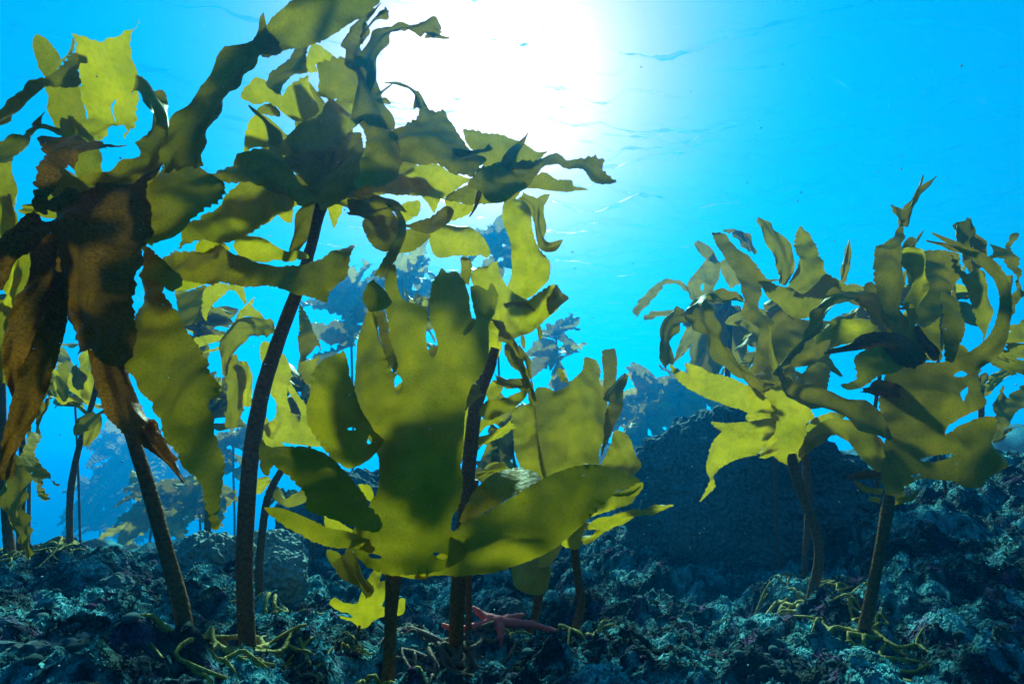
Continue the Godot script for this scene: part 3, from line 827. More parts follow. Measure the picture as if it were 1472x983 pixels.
	stipe("stipe", [0,-.006,-.001,.016,-.004,.102,.022,.015,.006,.22,.047,.014,.022,.309,.066,.014,.056,.377,.08,.013,.092,.417,.089,.012])
	sheet("blade", "young", 3001, 0.011, 1.0, [-.013,.735,.012,.751,.043,.731,.071,.694,.07,.647,.053,.58,.062,.54,.076,.524,.08,.56,.063,.619,.073,.642,.089,.596,.103,.575,.115,.582,.132,.542,.128,.459,.074,.458,.025,.466,-.019,.483,-.034,.516,-.002,.54,.014,.58,-.003,.62,-.022,.66], [.0215,-.7057,-.3446,-4.1715,1.7992,.6978], [[.072,.566,.076,.543,.075,.529,.069,.533,.063,.54,.057,.561,.056,.581,.057,.596,.061,.603,.068,.586]])
	sheet("blade", "young", 3002, 0.011, 1.0, [-.216,.843,-.206,.89,-.184,.92,-.111,.925,-.081,.922,-.089,.877,-.104,.906,-.118,.909,-.144,.887,-.197,.848,-.207,.828], [2.728,-1.0694,-6.7548,-3.1253,.1787,4.2173], [])
	sheet("blade", "young", 3003, 0.011, 1.0, [-.252,.778,-.2,.784,-.151,.792,-.11,.835,-.082,.862,-.061,.882,-.042,.889,-.057,.867,-.04,.849,-.031,.824,-.04,.828,-.072,.837,-.105,.811,-.14,.788,-.177,.769,-.203,.76,-.243,.753,-.224,.741,-.132,.768,-.16,.748,-.225,.735,-.257,.76], [1.4261,-1.3764,-4.1019,-2.7539,.7886,2.9659], [])
	ribbon("blade", "mature_dimmed", 3004, 0.011, [-.131,.66,.089,-.005,0,.003,-.123,.71,.104,-.013,.003,.005,-.1,.759,.12,-.021,.015,.006,-.056,.794,.132,-.011,.028,-.001,-.007,.798,.136,.007,.028,-.015,.019,.777,.134,.009,.012,-.015])
	ribbon("blade", "old_shaded", 3005, 0.011, [-.131,.656,.088,.002,.002,-.006,-.136,.63,.079,.001,.001,-.004,-.14,.603,.077,0,0,-.001])
	sheet("blade", "old_shaded", 3006, 0.011, 1.0, [-.318,.911,-.291,.929,-.243,.954,-.217,.874,-.199,.817,-.232,.799,-.28,.849], [1.1613,.2256,-1.8521,4.472,2.3586,1.0932], [])
	ribbon("blade", "mature_dimmed", 3007, 0.011, [-.108,.508,.057,-.017,0,.003,-.108,.58,.062,-.025,.001,.002,-.099,.661,.08,-.028,.001,0,-.104,.721,.102,-.015,-.001,-.002])
	ribbon("blade", "young", 3008, 0.011, [-.077,.57,.05,-.016,.001,0,-.074,.641,.075,-.021,-.003,0,-.094,.704,.078,-.013,-.004,0])
	sheet("blade", "old_shaded", 3009, 0.011, 1.0, [.096,.87,.136,.817,.177,.762,.199,.713,.176,.676,.161,.671,.14,.734,.117,.803], [1.8367,-7.3743,-2.1738,8.6594,6.1044,.4291], [[.194,.692,.186,.681,.179,.68,.173,.681,.17,.691,.175,.704,.181,.715,.19,.723,.195,.715,.195,.705]])
	sheet("blade", "mature_dimmed", 3010, 0.011, 1.0, [.126,.685,.155,.69,.191,.702,.176,.676,.165,.638,.151,.618,.135,.647], [2.3303,-5.7049,-5.3802,10.6226,3.584,3.7974], [])
	sheet("blade", "young", 3011, 0.011, 1.0, [-.053,.475,-.045,.542,-.024,.537,-.004,.49,.015,.448,-.008,.437,-.044,.454], [-1.0794,-.5764,3.7772,-4.8115,.8867,-3.2516], [])
	ribbon("blade", "mature_dimmed", 3012, 0.011, [-.105,.311,-.292,.012,.009,.004,-.071,.266,-.29,.006,.019,.01,-.022,.283,-.287,-.009,.014,.02,.011,.318,-.29,-.005,.006,.012])
	ribbon("blade", "young", 3013, 0.011, [-.232,.3,-.396,-.018,.015,.021,-.211,.325,-.395,-.013,.017,.013,-.175,.338,-.388,-.005,.011,.005])
	plant("kelp_003", "leftmost kelp stem at the photo edge with ragged dark hanging blades", "kelp", "kelp plants rooted on the reef", [-1.493,.187,-1.702], 10, 0.1, "root", 4007)
	stipe("stipe", [0,-.004,-.001,.019,-.012,.101,.022,.017,-.023,.243,.052,.015,-.029,.385,.082,.015,-.033,.548,.116,.015,-.041,.73,.155,.015])
	stipe("stipe", [-.017,.032,-.044,.013,-.017,.137,-.022,.012,-.012,.241,0,.012,-.015,.346,.022,.011,-.021,.45,.045,.009])
	sheet("blade", "old_shaded", 4001, 0.011, 1.0, [.257,.371,.266,.372,.302,.34,.342,.303,.383,.26,.406,.244,.399,.242,.378,.261,.375,.258,.385,.242,.411,.215,.403,.214,.371,.25,.321,.306], [10.4335,-32.6666,-26.9891,26.6072,44.5053,16.7789], [])
	ribbon("blade", "old_shaded", 4002, 0.011, [.361,.337,.481,.003,.01,-.012,.32,.258,.404,.003,.019,-.024,.303,.183,.355,0,.013,-.023,.303,.133,.336,-.001,.003,-.012,.324,.075,.323,0,.001,-.005])
	ribbon("blade", "mature_dimmed", 4003, 0.011, [.113,.396,.186,.007,-.002,-.001,.094,.343,.168,.013,0,0,.115,.333,.173,.004,.01,.003])
	ribbon("blade", "old_shaded", 4004, 0.011, [.14,.4,.187,-.001,-.002,.011,.164,.457,.2,-.002,-.002,.013,.191,.495,.208,-.002,.004,.01,.21,.472,.203,.004,.003,.002])
	ribbon("blade", "old_shaded", 4005, 0.011, [.156,.358,.178,0,0,.006,.16,.42,.174,-.001,-.001,.008,.194,.476,.203,-.002,-.003,.007])
	ribbon("blade", "old_shaded", 4006, 0.011, [.132,.44,.175,-.002,.002,.021,.136,.5,.17,-.001,.004,.028,.155,.531,.164,0,.003,.018])
	ribbon("blade", "mature_dimmed", 4007, 0.011, [.156,.438,.195,-.007,.003,.004,.162,.447,.2,-.009,.006,.005,.175,.465,.201,-.003,.002,.002])
	plant("kelp_004", "thin curved kelp stem on the left ridge with small yellow green crown", "kelp", "kelp plants rooted on the reef", [-1.566,.183,-2.01], 12, 0.12, "root", 5011)
	stipe("stipe", [0,-.007,-.002,.014,-.002,.113,.024,.014,.007,.234,.05,.014,.039,.378,.08,.012,.081,.511,.109,.011,.103,.607,.129,.012])
	sheet("blade", "young", 5001, 0.011, 1.0, [-.003,.475,-.027,.496,-.074,.5,-.095,.531,-.096,.586,-.086,.626,-.057,.616,-.041,.573,-.025,.538,.004,.515], [-1.0257,-1.1905,3.3978,-1.8918,1.8944,-2.4774], [])
	sheet("blade", "young", 5002, 0.011, 1.0, [.016,.492,-.019,.529,-.038,.552,-.033,.587,-.004,.622,-.001,.588,.01,.553,.026,.516], [.4592,1.4906,-1.9973,6.2786,-2.6338,2.3206], [])
	sheet("blade", "young", 5003, 0.011, 1.0, [.081,.537,.1,.584,.077,.641,.114,.666,.124,.618,.11,.55,.101,.521,.083,.52], [.2049,-2.5409,-.454,-7.097,6.5788,.3526], [])
	ribbon("blade", "young", 5004, 0.011, [.037,.515,.069,-.009,-.002,0,.023,.582,.078,-.025,-.006,-.001,.006,.654,.076,-.023,-.003,-.001,.006,.707,.069,-.01,0,0])
	ribbon("blade", "old_shaded", 5005, 0.011, [.075,.463,.119,0,-.005,.009,.047,.489,.132,-.001,-.006,.008,-.003,.49,.125,-.001,-.008,.007])
	ribbon("blade", "mature_dimmed", 5006, 0.011, [.117,.46,.128,.006,-.008,-.008,.094,.428,.143,.012,-.013,-.018,.072,.405,.14,.008,-.004,-.012,.06,.388,.134,.003,0,-.004])
	ribbon("blade", "mature_dimmed", 5007, 0.011, [.094,.463,.098,.01,-.002,-.007,.086,.426,.096,.019,-.004,-.015,.066,.39,.082,.016,-.002,-.016,.036,.355,.055,.005,0,-.006])
	ribbon("blade", "old_shaded", 5008, 0.011, [.094,.458,.097,-.003,.01,-.004,.132,.474,.113,-.004,.007,-.003,.158,.496,.105,-.002,.002,-.001])
	ribbon("blade", "mature_dimmed", 5009, 0.011, [.074,.573,.275,.005,.004,-.003,.085,.539,.254,.011,.007,-.005,.112,.495,.259,.01,.006,-.003])
	ribbon("blade", "mature_dimmed", 5010, 0.011, [-.095,.66,.038,.013,-.007,-.001,-.121,.612,.012,.032,.001,-.003,-.095,.559,.017,.015,.007,-.003])
	ribbon("blade", "old_shaded", 5011, 0.011, [.037,.547,.116,-.003,-.002,.012,.026,.584,.119,-.003,-.006,.023,.02,.631,.134,0,-.005,.015])
	plant("kelp_005", "broad central kelp with large olive frond of rounded finger lobes", "kelp", "kelp plants rooted on the reef", [-.232,.048,-1.118], 9, 0.09, "root", 6016)
	stipe("stipe", [-.001,-.003,-.001,.018,0,.032,.002,.017,.002,.1,.011,.016,.003,.163,.019,.016,.006,.216,.025,.02,.006,.241,.026,.02,.006,.263,.025,.008])
	sheet("frond", "mature_dimmed", 6001, 0.008, 1.0, [.023,.252,-.003,.257,-.037,.271,-.068,.291,-.065,.315,-.037,.349,-.014,.39,-.017,.434,-.03,.459,-.054,.488,-.08,.528,-.095,.578,-.1,.636,-.093,.684,-.078,.713,-.064,.738,-.047,.743,-.038,.73,-.032,.688,-.018,.652,-.002,.62,.007,.607,.008,.63,-.003,.671,-.01,.709,-.018,.74,-.013,.759,-.021,.788,-.015,.814,-.002,.819,.009,.809,.01,.778,.023,.747,.051,.736,.069,.728,.072,.692,.068,.666,.072,.643,.08,.638,.089,.654,.085,.68,.076,.705,.074,.738,.08,.772,.091,.791,.1,.804,.106,.795,.124,.801,.138,.788,.147,.764,.15,.732,.158,.719,.156,.773,.169,.781,.182,.774,.191,.794,.202,.771,.197,.737,.186,.709,.186,.659,.171,.608,.151,.579,.142,.538,.14,.485,.137,.44,.14,.402,.136,.366,.127,.347,.124,.326,.144,.307,.151,.279,.12,.263,.082,.26,.053,.256], [.2791,.4221,-.6802,-4.0602,.1246,.6242], [[.025,.583,.023,.573,.019,.568,.013,.565,.008,.572,.008,.584,.008,.595,.012,.604,.018,.6,.022,.594], [.006,.279,.001,.277,-.006,.276,-.016,.276,-.022,.278,-.023,.28,-.023,.282,-.015,.284,-.006,.283,.002,.281], [.121,.281,.119,.28,.113,.279,.104,.282,.099,.285,.095,.288,.098,.29,.106,.289,.113,.288,.121,.284], [-.031,.301,-.036,.298,-.043,.298,-.051,.298,-.056,.302,-.056,.305,-.054,.309,-.046,.31,-.039,.307,-.033,.304]])
	sheet("blade", "old_shaded", 6002, 0.011, 1.0, [-.042,.734,-.039,.76,-.029,.774,-.014,.762,.002,.746,.014,.727,.009,.712,-.003,.703,-.018,.7,-.029,.711], [1.548,.9685,-3.1611,-7.4031,-1.6114,1.7707], [])
	sheet("blade", "mature_dimmed", 6003, 0.012, 1.0, [-.018,.472,-.038,.444,-.061,.429,-.085,.442,-.116,.471,-.137,.501,-.141,.526,-.123,.556,-.121,.586,-.109,.617,-.088,.636,-.075,.641,-.068,.618,-.058,.588,-.047,.545,-.033,.507,-.014,.482], [-.3693,-1.9111,1.4137,-8.1634,.3866,-1.0921], [[-.054,.5,-.055,.498,-.059,.498,-.062,.498,-.066,.499,-.066,.501,-.064,.502,-.062,.503,-.058,.503,-.055,.501], [-.032,.481,-.033,.476,-.035,.474,-.037,.474,-.039,.476,-.038,.482,-.037,.486,-.036,.491,-.034,.49,-.033,.486]])
	sheet("blade", "old_shaded", 6004, 0.011, 1.0, [-.174,.48,-.166,.469,-.151,.468,-.123,.468,-.098,.459,-.068,.432,-.038,.4,-.007,.373,.024,.348,.022,.335,-.013,.344,-.049,.356,-.081,.371,-.117,.402,-.145,.43,-.152,.438,-.157,.42,-.167,.436,-.173,.458], [2.1597,-.9515,-8.9635,3.9789,2.0255,9.8284], [])
	sheet("blade", "mature_dimmed", 6005, 0.011, 1.0, [-.171,.371,-.161,.371,-.139,.361,-.111,.344,-.079,.33,-.044,.317,-.011,.3,-.017,.283,-.043,.289,-.089,.298,-.131,.318,-.154,.338,-.167,.355], [.57,-.3732,-3.0588,3.0271,1.642,5.2109], [])
	sheet("blade", "young", 6006, 0.011, 1.0, [-.133,.342,-.102,.324,-.076,.306,-.092,.296,-.118,.302,-.135,.315], [.0019,-3.7459,-1.692,-6.7325,7.3411,4.728], [])
	sheet("blade", "young", 6007, 0.011, 1.0, [-.069,.398,-.049,.397,-.04,.379,-.044,.362,-.057,.37], [.0589,-.3378,-.8229,19.6863,6.621,2.3089], [])
	sheet("blade", "young", 6008, 0.011, 1.0, [-.137,.27,-.111,.259,-.097,.219,-.119,.222,-.132,.244], [-.5032,1.8121,4.1699,11.544,3.5051,-6.5584], [])
	ribbon("blade", "old_shaded", 6009, 0.011, [-.1,.262,.005,0,.01,-.014,-.082,.233,-.015,.003,.014,-.02,-.066,.204,-.031,.004,.013,-.018,-.051,.18,-.043,.002,.005,-.007])
	sheet("blade", "mature_dimmed", 6010, 0.004, 1.0, [.055,.239,.118,.23,.185,.234,.243,.257,.298,.292,.341,.334,.371,.367,.401,.394,.433,.404,.441,.414,.427,.423,.395,.434,.362,.437,.319,.427,.274,.405,.231,.38,.188,.356,.149,.339,.129,.321,.112,.288], [-.769,-.5515,5.3637,1.6786,-.045,-7.5876], [[.075,.246,.074,.244,.069,.244,.063,.246,.059,.249,.057,.252,.061,.253,.066,.253,.072,.251,.076,.248]])
	sheet("blade", "mature_dimmed", 6011, 0.011, 1.0, [.393,.39,.415,.401,.439,.412,.443,.403,.433,.39,.42,.388], [.8951,5.4569,-9.2399,-6.6358,.2122,11.7], [])
	sheet("blade", "old_shaded", 6012, 0.011, 1.0, [.132,.33,.15,.374,.168,.398,.195,.418,.238,.428,.267,.424,.291,.408,.237,.377,.184,.348,.147,.327], [-1.3648,-.5672,8.4895,2.8162,-1.6113,-11.8508], [])
	ribbon("blade", "mature_dimmed", 6013, 0.011, [.011,.246,.083,.002,.006,.002,.041,.239,.078,.001,.007,.001,.08,.24,.082,0,.005,-.001])
	sheet("blade", "mature_dimmed", 6014, 0.011, 1.0, [.156,.752,.173,.757,.186,.748,.195,.761,.207,.736,.201,.71,.191,.693,.179,.698,.166,.701,.16,.719], [2.685,-7.8948,-5.1649,11.3192,5.221,3.0478], [])
	ribbon("blade", "young", 6015, 0.011, [.144,.667,.172,-.002,.002,.001,.156,.681,.172,-.005,.003,.002,.164,.695,.178,-.002,.001,.001])
	sheet("blade", "old_shaded", 6016, 0.011, 1.0, [-.05,.746,-.031,.739,-.005,.674,.017,.623,.016,.6,-.014,.64,-.035,.69], [1.6142,-1.708,-3.9992,11.2328,3.0341,2.5655], [])
	plant("kelp_006", "kelp with thick stipe and many rooty fingers behind the central frond, bright yellow crown", "kelp", "kelp plants rooted on the reef", [-.142,.013,-1.484], 24, 0.15, "dark", 7026)
	stipe("stipe", [0,-.009,-.002,.026,.003,.103,.022,.025,.009,.188,.04,.026,.023,.342,.073,.025,.035,.479,.102,.024,.047,.582,.124,.024,.061,.65,.138,.024,.084,.702,.149,.021,.1,.753,.16,.014])
	stipe("stipe", [.026,0,-.051,.011,.029,.087,-.038,.011,.028,.175,-.024,.012,.035,.299,-.003,.011,.046,.425,.019,.011])
	ribbon("blade", "mature_dimmed", 7001, 0.011, [.062,.648,.158,.002,-.014,.001,-.016,.644,.231,.007,-.033,.001,-.09,.622,.271,.012,-.033,-.001,-.155,.594,.28,.006,-.014,-.001])  # unseen blade behind the central frond, added to shade it
	ribbon("blade", "mature_dimmed", 7002, 0.011, [.062,.648,.158,.006,-.013,.001,.013,.628,.202,.018,-.032,-.003,-.031,.585,.254,.023,-.03,-.008,-.063,.539,.309,.009,-.013,-.006])  # another unseen blade added to shade the central frond
	ribbon("blade", "mature_dimmed", 7003, 0.011, [.062,.648,.158,.007,-.015,.006,.029,.646,.192,.022,-.031,.008,-.001,.621,.231,.03,-.023,.002,-.023,.587,.278,.012,-.01,-.001])  # also added out of view, for shade on the central frond
	sheet("blade", "old_shaded", 7004, 0.011, 1.0, [-.117,.637,-.098,.705,-.048,.736,0,.745,.048,.724,.066,.672,.041,.641,.002,.566,-.056,.552,-.098,.585], [1.4898,.5721,-3.0935,-5.3041,-1.2617,1.9034], [])  # unseen blade added so that its shadow falls on the central frond
	sheet("blade", "old_shaded", 7005, 0.011, 1.0, [.067,.662,.042,.632,.036,.567,.037,.508,-.008,.508,-.059,.538,-.035,.614,.021,.666], [.1911,1.424,1.1109,-5.9285,-2.34,-1.4773], [])  # unseen blade added for shade, close behind the central frond
	sheet("blade", "young", 7006, 0.011, 1.0, [.123,1.11,.14,1.124,.166,1.12,.187,1.087,.192,1.049,.204,1.008,.228,.976,.24,.961,.238,.934,.222,.921,.196,.906,.159,.896,.127,.901,.131,.923,.14,.944,.14,.977,.137,1.014,.118,1.053,.118,1.08], [-5.7091,.2302,11.1117,2.703,-1.1681,-5.1069], [])
	sheet("blade", "young", 7007, 0.011, 1.0, [.047,.901,.085,.922,.108,.93,.115,.903,.14,.881,.183,.869,.209,.885,.246,.907,.263,.878,.26,.85,.236,.829,.192,.793,.14,.765,.106,.777,.08,.796,.064,.841,.05,.878], [3.9282,1.4723,-9.607,2.5901,-3.0818,6.2912], [])
	ribbon("blade", "old_shaded", 7008, 0.011, [.123,.839,.24,-.003,.005,-.002,.145,.849,.237,-.001,.006,-.003,.169,.846,.235,.002,.005,-.003,.197,.828,.237,.001,.001,-.001])
	sheet("blade", "old_shaded", 7009, 0.011, 1.0, [.232,.885,.254,.913,.266,.886,.282,.867,.26,.844,.232,.818,.226,.85], [.6351,-3.4961,.5906,5.5325,.786,-.7665], [])
	ribbon("blade", "mature_dimmed", 7010, 0.011, [.164,1.153,.194,.012,.003,.017,.197,1.131,.175,.012,.002,.012,.208,1.082,.159,.008,.002,.006,.227,1.028,.162,.009,.009,.008,.254,1.023,.174,-.004,.009,.006,.272,1.03,.188,-.001,.001,.001])
	sheet("blade", "mature_dimmed", 7011, 0.011, 1.0, [.208,1.19,.249,1.207,.231,1.163,.239,1.107,.228,1.085,.214,1.126], [-2.1227,3.475,2.9578,-11.0041,1.3563,-1.3335], [])
	sheet("blade", "young", 7012, 0.011, 1.0, [-.056,1.02,-.024,1.052,.025,1.049,.064,1.014,.082,.987,.091,.973,.079,.969,.063,.974,.035,.974,.007,.975,-.025,.975,-.053,.975], [-30.6757,1.2424,60.8076,3.8546,-1.3397,-29.8718], [])
	ribbon("blade", "mature_dimmed", 7013, 0.011, [.036,.956,.254,.01,-.006,.006,.03,.928,.238,.012,-.003,.004,.027,.895,.241,.01,-.001,.001])
	ribbon("blade", "mature_dimmed", 7014, 0.011, [.211,.839,.076,.005,.001,.001,.217,.812,.077,.006,.001,0,.217,.795,.067,.003,0,0])
	ribbon("blade", "mature_dimmed", 7015, 0.011, [.17,.806,.069,.005,0,0,.172,.787,.068,.006,.001,0,.174,.771,.062,.003,0,0])
	sheet("blade", "mature_dimmed", 7016, 0.011, 1.0, [.063,.584,.066,.592,.082,.616,.132,.628,.184,.648,.169,.62,.14,.595,.107,.578,.082,.57], [.8874,-2.173,-2.0433,5.3361,1.0056,1.7485], [])
	ribbon("blade", "young", 7017, 0.011, [.045,.514,.079,-.002,.011,.007,.094,.538,.058,-.005,.011,.008,.145,.566,.069,-.008,.012,.008])
	ribbon("blade", "young", 7018, 0.011, [.007,.475,.029,-.004,0,0,.012,.55,.055,-.009,.001,.001,.024,.622,.065,-.011,.002,.001,.035,.65,.067,-.005,.002,0])
	ribbon("blade", "young", 7019, 0.011, [.046,.542,.044,-.004,.004,.004,.079,.578,.041,-.01,.012,.009,.116,.594,.055,-.005,.008,.004])
	ribbon("blade", "young", 7020, 0.011, [.075,.644,.065,-.006,.004,.003,.098,.665,.077,-.01,.01,.007,.116,.68,.073,-.003,.004,.003])
	ribbon("blade", "old_shaded", 7021, 0.011, [.095,.804,.243,0,.007,-.002,.118,.79,.201,.001,.012,-.004,.145,.772,.156,.005,.014,-.006,.163,.736,.109,.005,.006,-.004,.181,.687,.067,.006,.005,-.004,.202,.622,.03,.007,.005,-.005])
	ribbon("blade", "old_shaded", 7022, 0.011, [.157,.747,.21,.002,.005,-.001,.179,.721,.139,.003,.005,-.002,.193,.677,.071,.003,.004,-.002,.204,.635,.033,.003,.003,-.003])
	ribbon("blade", "old_shaded", 7023, 0.011, [.128,.753,.211,.002,.003,-.002,.142,.727,.185,.006,.012,-.006,.17,.694,.141,.004,.008,-.004,.189,.656,.088,.004,.006,-.003])
	ribbon("blade", "old_shaded", 7024, 0.011, [.1,.675,.154,-.003,.01,-.004,.14,.671,.113,-.004,.015,-.008,.182,.664,.09,-.002,.009,-.006])
	ribbon("blade", "mature_dimmed", 7025, 0.015, [.051,.438,.093,-.002,.009,.001,.086,.449,.068,-.001,.009,.003,.127,.458,.046,.001,.012,.007])
	sheet("blade", "young", 7026, 0.011, 1.0, [.079,.804,.106,.787,.117,.758,.099,.726,.077,.704,.074,.749], [1.9032,-3.9359,-4.8153,17.0195,.909,3.5372], [])
	plant("young_kelp", "small bright yellow young kelp beside the central stipe", "kelp", "young kelp on the reef", [-.383,.018,-1.432], 7, 0.05, "root", 8001)
	stipe("stipe", [0,-.003,-.001,.005,.005,.038,.008,.004,.013,.079,.017,.005])
	sheet("frond", "young", 8001, 0.011, 1.0, [-.004,.054,-.021,.072,-.048,.085,-.041,.096,-.014,.09,-.016,.103,-.043,.109,-.067,.127,-.053,.143,-.023,.133,.003,.13,.02,.163,.035,.194,.052,.217,.065,.21,.059,.183,.08,.182,.072,.141,.058,.114,.083,.122,.107,.138,.119,.133,.11,.096,.08,.092,.046,.083,.015,.059], [-.0797,.1268,1.005,-2.1324,-.1026,-1.7099], [])
	plant("kelp_007", "olive kelp with torn square topped frond right of the central kelp", "kelp", "kelp plants rooted on the reef", [.159,-.041,-1.649], 10, 0.13, "root", 9010)
	stipe("stipe", [-.002,-.004,-.001,.016,.019,.067,.014,.016,.035,.137,.029,.016,.025,.209,.044,.016,.016,.293,.062,.016])
	sheet("frond", "mature_dimmed", 9001, 0.011, 1.0, [-.089,.735,-.06,.736,-.033,.724,.001,.737,-.021,.752,-.027,.788,-.014,.783,.001,.747,.029,.767,.042,.784,.047,.816,.083,.815,.1,.788,.097,.751,.112,.737,.117,.764,.127,.715,.127,.674,.127,.623,.111,.592,.095,.542,.091,.509,.056,.455,.035,.379,.03,.285,.006,.282,-.018,.379,-.043,.445,-.067,.473,-.08,.532,-.089,.613,-.093,.674], [-.0794,.1575,.4891,-8.1948,.165,-.2556], [])
	sheet("blade", "old_shaded", 9002, 0.011, 1.0, [.102,.727,.103,.777,.104,.841,.125,.848,.145,.844,.143,.767,.13,.723,.112,.698], [-1.1488,.2415,3.244,-11.0728,3.1779,-2.3436], [])
	ribbon("blade", "old_shaded", 9003, 0.011, [.089,.684,.227,-.005,.005,-.007,.115,.717,.232,-.013,.012,-.01,.144,.753,.242,-.004,.004,-.001])
	sheet("blade", "old_shaded", 9004, 0.011, 1.0, [.121,.673,.157,.729,.181,.735,.164,.673,.134,.621,.106,.571,.086,.542,.102,.6], [.422,.142,-.4921,7.755,-3.4121,.2369], [])
	sheet("blade", "mature_dimmed", 9005, 0.011, 1.0, [-.161,.673,-.13,.686,-.093,.694,-.084,.612,-.07,.532,-.054,.463,-.099,.461,-.141,.522,-.155,.592], [-.4904,1.9962,2.0461,4.6197,-1.3047,-1.7094], [])
	sheet("blade", "mature_dimmed", 9006, 0.011, 1.0, [.14,.608,.157,.617,.185,.599,.221,.532,.223,.508,.19,.487,.113,.504,.099,.512,.127,.562], [.6886,-1.283,-2.1612,4.7685,-1.145,2.3155], [])
	sheet("blade", "young", 9007, 0.011, 1.0, [.01,.29,-.018,.301,-.028,.312,-.004,.334,.019,.374,.046,.398,.075,.423,.105,.449,.14,.443,.151,.442,.138,.42,.102,.4,.071,.39,.05,.38,.042,.367,.048,.352,.031,.329,.027,.299], [-.2434,-1.0429,1.7538,2.6049,2.345,-1.7946], [])
	ribbon("blade", "young", 9008, 0.011, [.038,.354,.137,-.008,.011,.01,.105,.378,.163,-.01,.015,.012,.164,.395,.191,-.007,.011,.008,.212,.406,.218,-.005,.007,.005,.247,.419,.242,-.002,.002,.002])
	ribbon("blade", "young", 9009, 0.011, [.031,.318,.098,-.003,.006,.004,.067,.332,.106,-.004,.008,.006,.098,.348,.105,-.002,.004,.003])
	sheet("blade", "mature_dimmed", 9010, 0.011, 1.0, [-.26,.467,-.238,.514,-.203,.523,-.168,.506,-.14,.472,-.195,.445,-.238,.442], [.9868,1.441,-4.1317,4.251,.5349,4.6154], [])
	plant("kelp_008", "short dark kelp stump with small clumped frond beside the pink starfish", "kelp", "kelp plants rooted on the reef", [.05,-.053,-1.753], 12, 0.12, "root", 10002)
	stipe("stipe", [-.002,-.004,-.001,.015,.006,.047,.01,.015,.021,.097,.021,.017,.031,.158,.034,.019,.025,.209,.044,.019])
	sheet("blade", "old_shaded", 10001, 0.011, 1.0, [-.052,.23,-.024,.262,.017,.274,.058,.253,.071,.205,.058,.17,.02,.171,-.018,.175,-.046,.18], [.4085,-.184,-2.074,-33.3675,3.634,2.7757], [])
	sheet("blade", "old_shaded", 10002, 0.011, 1.0, [-.037,.257,.001,.279,.087,.303,.12,.312,.084,.258,.05,.235,-.001,.235], [.9135,-.2456,-5.4912,-2.3073,1.5717,8.2896], [])
	plant("kelp_009", "yellow kelp with arching side blades in front of the dark boulder", "kelp", "kelp plants rooted on the reef", [.83,.077,-1.623], 13, 0.13, "root", 11023)
	stipe("stipe", [-.002,-.004,-.001,.017,.01,.064,.02,.017,.022,.151,.046,.017,.006,.227,.069,.017,-.03,.312,.094,.017,-.058,.387,.116,.019,-.071,.433,.133,.015])
	sheet("frond", "young", 11001, 0.011, 1.0, [-.081,.4,-.105,.42,-.12,.452,-.127,.506,-.144,.551,-.165,.593,-.179,.623,-.164,.622,-.142,.612,-.102,.595,-.046,.563,.015,.527,-.028,.507,-.026,.461,-.046,.42,-.061,.396], [.2406,.1215,-.8024,-6.4357,-2.2171,1.1814], [])
	sheet("blade", "young", 11002, 0.011, 1.0, [-.15,.536,-.198,.535,-.259,.547,-.323,.566,-.388,.586,-.428,.604,-.459,.637,-.424,.627,-.393,.624,-.409,.648,-.375,.643,-.331,.627,-.279,.616,-.227,.601,-.176,.575,-.141,.544], [.289,-.0402,-.8837,1.4208,.9703,1.4698], [])
	ribbon("blade", "old_shaded", 11003, 0.011, [-.438,.643,.3,-.006,-.005,-.008,-.436,.696,.267,-.012,-.005,-.017,-.416,.752,.249,-.016,.003,-.024,-.392,.786,.25,-.008,.009,-.016,-.372,.799,.252,-.002,.003,-.004])
	sheet("blade", "young", 11004, 0.011, 1.0, [-.171,.515,-.215,.51,-.282,.504,-.342,.504,-.306,.484,-.322,.463,-.333,.433,-.327,.389,-.317,.366,-.331,.336,-.345,.307,-.323,.323,-.304,.344,-.307,.371,-.28,.397,-.242,.415,-.201,.424,-.187,.433,-.17,.459,-.163,.485], [.4125,1.6237,-.7213,2.6715,-1.0136,1.2354], [])
	ribbon("blade", "young", 11005, 0.011, [-.175,.429,.173,-.005,.005,.003,-.151,.451,.177,-.011,.011,.009,-.127,.469,.181,-.008,.008,.007])
	ribbon("blade", "young", 11006, 0.011, [-.171,.422,.172,0,.006,.003,-.151,.424,.167,-.002,.009,.006,-.123,.433,.174,-.003,.006,.005])
	ribbon("blade", "young", 11007, 0.011, [-.189,.53,.153,-.002,.015,.007,-.153,.531,.158,.001,.016,.012,-.119,.526,.153,.004,.013,.013])
	ribbon("blade", "old_shaded", 11008, 0.011, [-.161,.593,.228,-.016,-.007,-.021,-.23,.623,.27,-.012,-.004,-.017,-.295,.666,.308,-.01,-.001,-.016,-.329,.711,.325,-.01,-.001,-.022,-.354,.758,.328,-.012,-.006,-.036,-.363,.797,.323,-.02,0,-.031,-.323,.821,.309,-.01,.016,-.012,-.272,.823,.284,-.004,.015,-.007,-.219,.824,.257,-.002,.008,-.003])
	sheet("blade", "old_shaded", 11009, 0.011, 1.0, [-.236,1.074,-.206,1.06,-.17,1.022,-.126,.967,-.09,.925,-.05,.924,-.102,.901,-.13,.834,-.101,.79,-.118,.713,-.15,.65,-.182,.639,-.171,.692,-.153,.731,-.16,.781,-.186,.811,-.184,.874,-.186,.94,-.209,.984,-.229,1.019], [.056,-.2146,.3466,-.8863,-.2311,-.302], [])
	ribbon("blade", "mature_dimmed", 11010, 0.011, [-.047,.906,.141,-.006,.002,-.005,-.035,.957,.144,-.017,.001,-.015,-.045,1.021,.145,-.017,-.006,-.02,-.072,1.073,.141,-.01,-.007,-.015,-.098,1.116,.135,-.003,-.003,-.005])
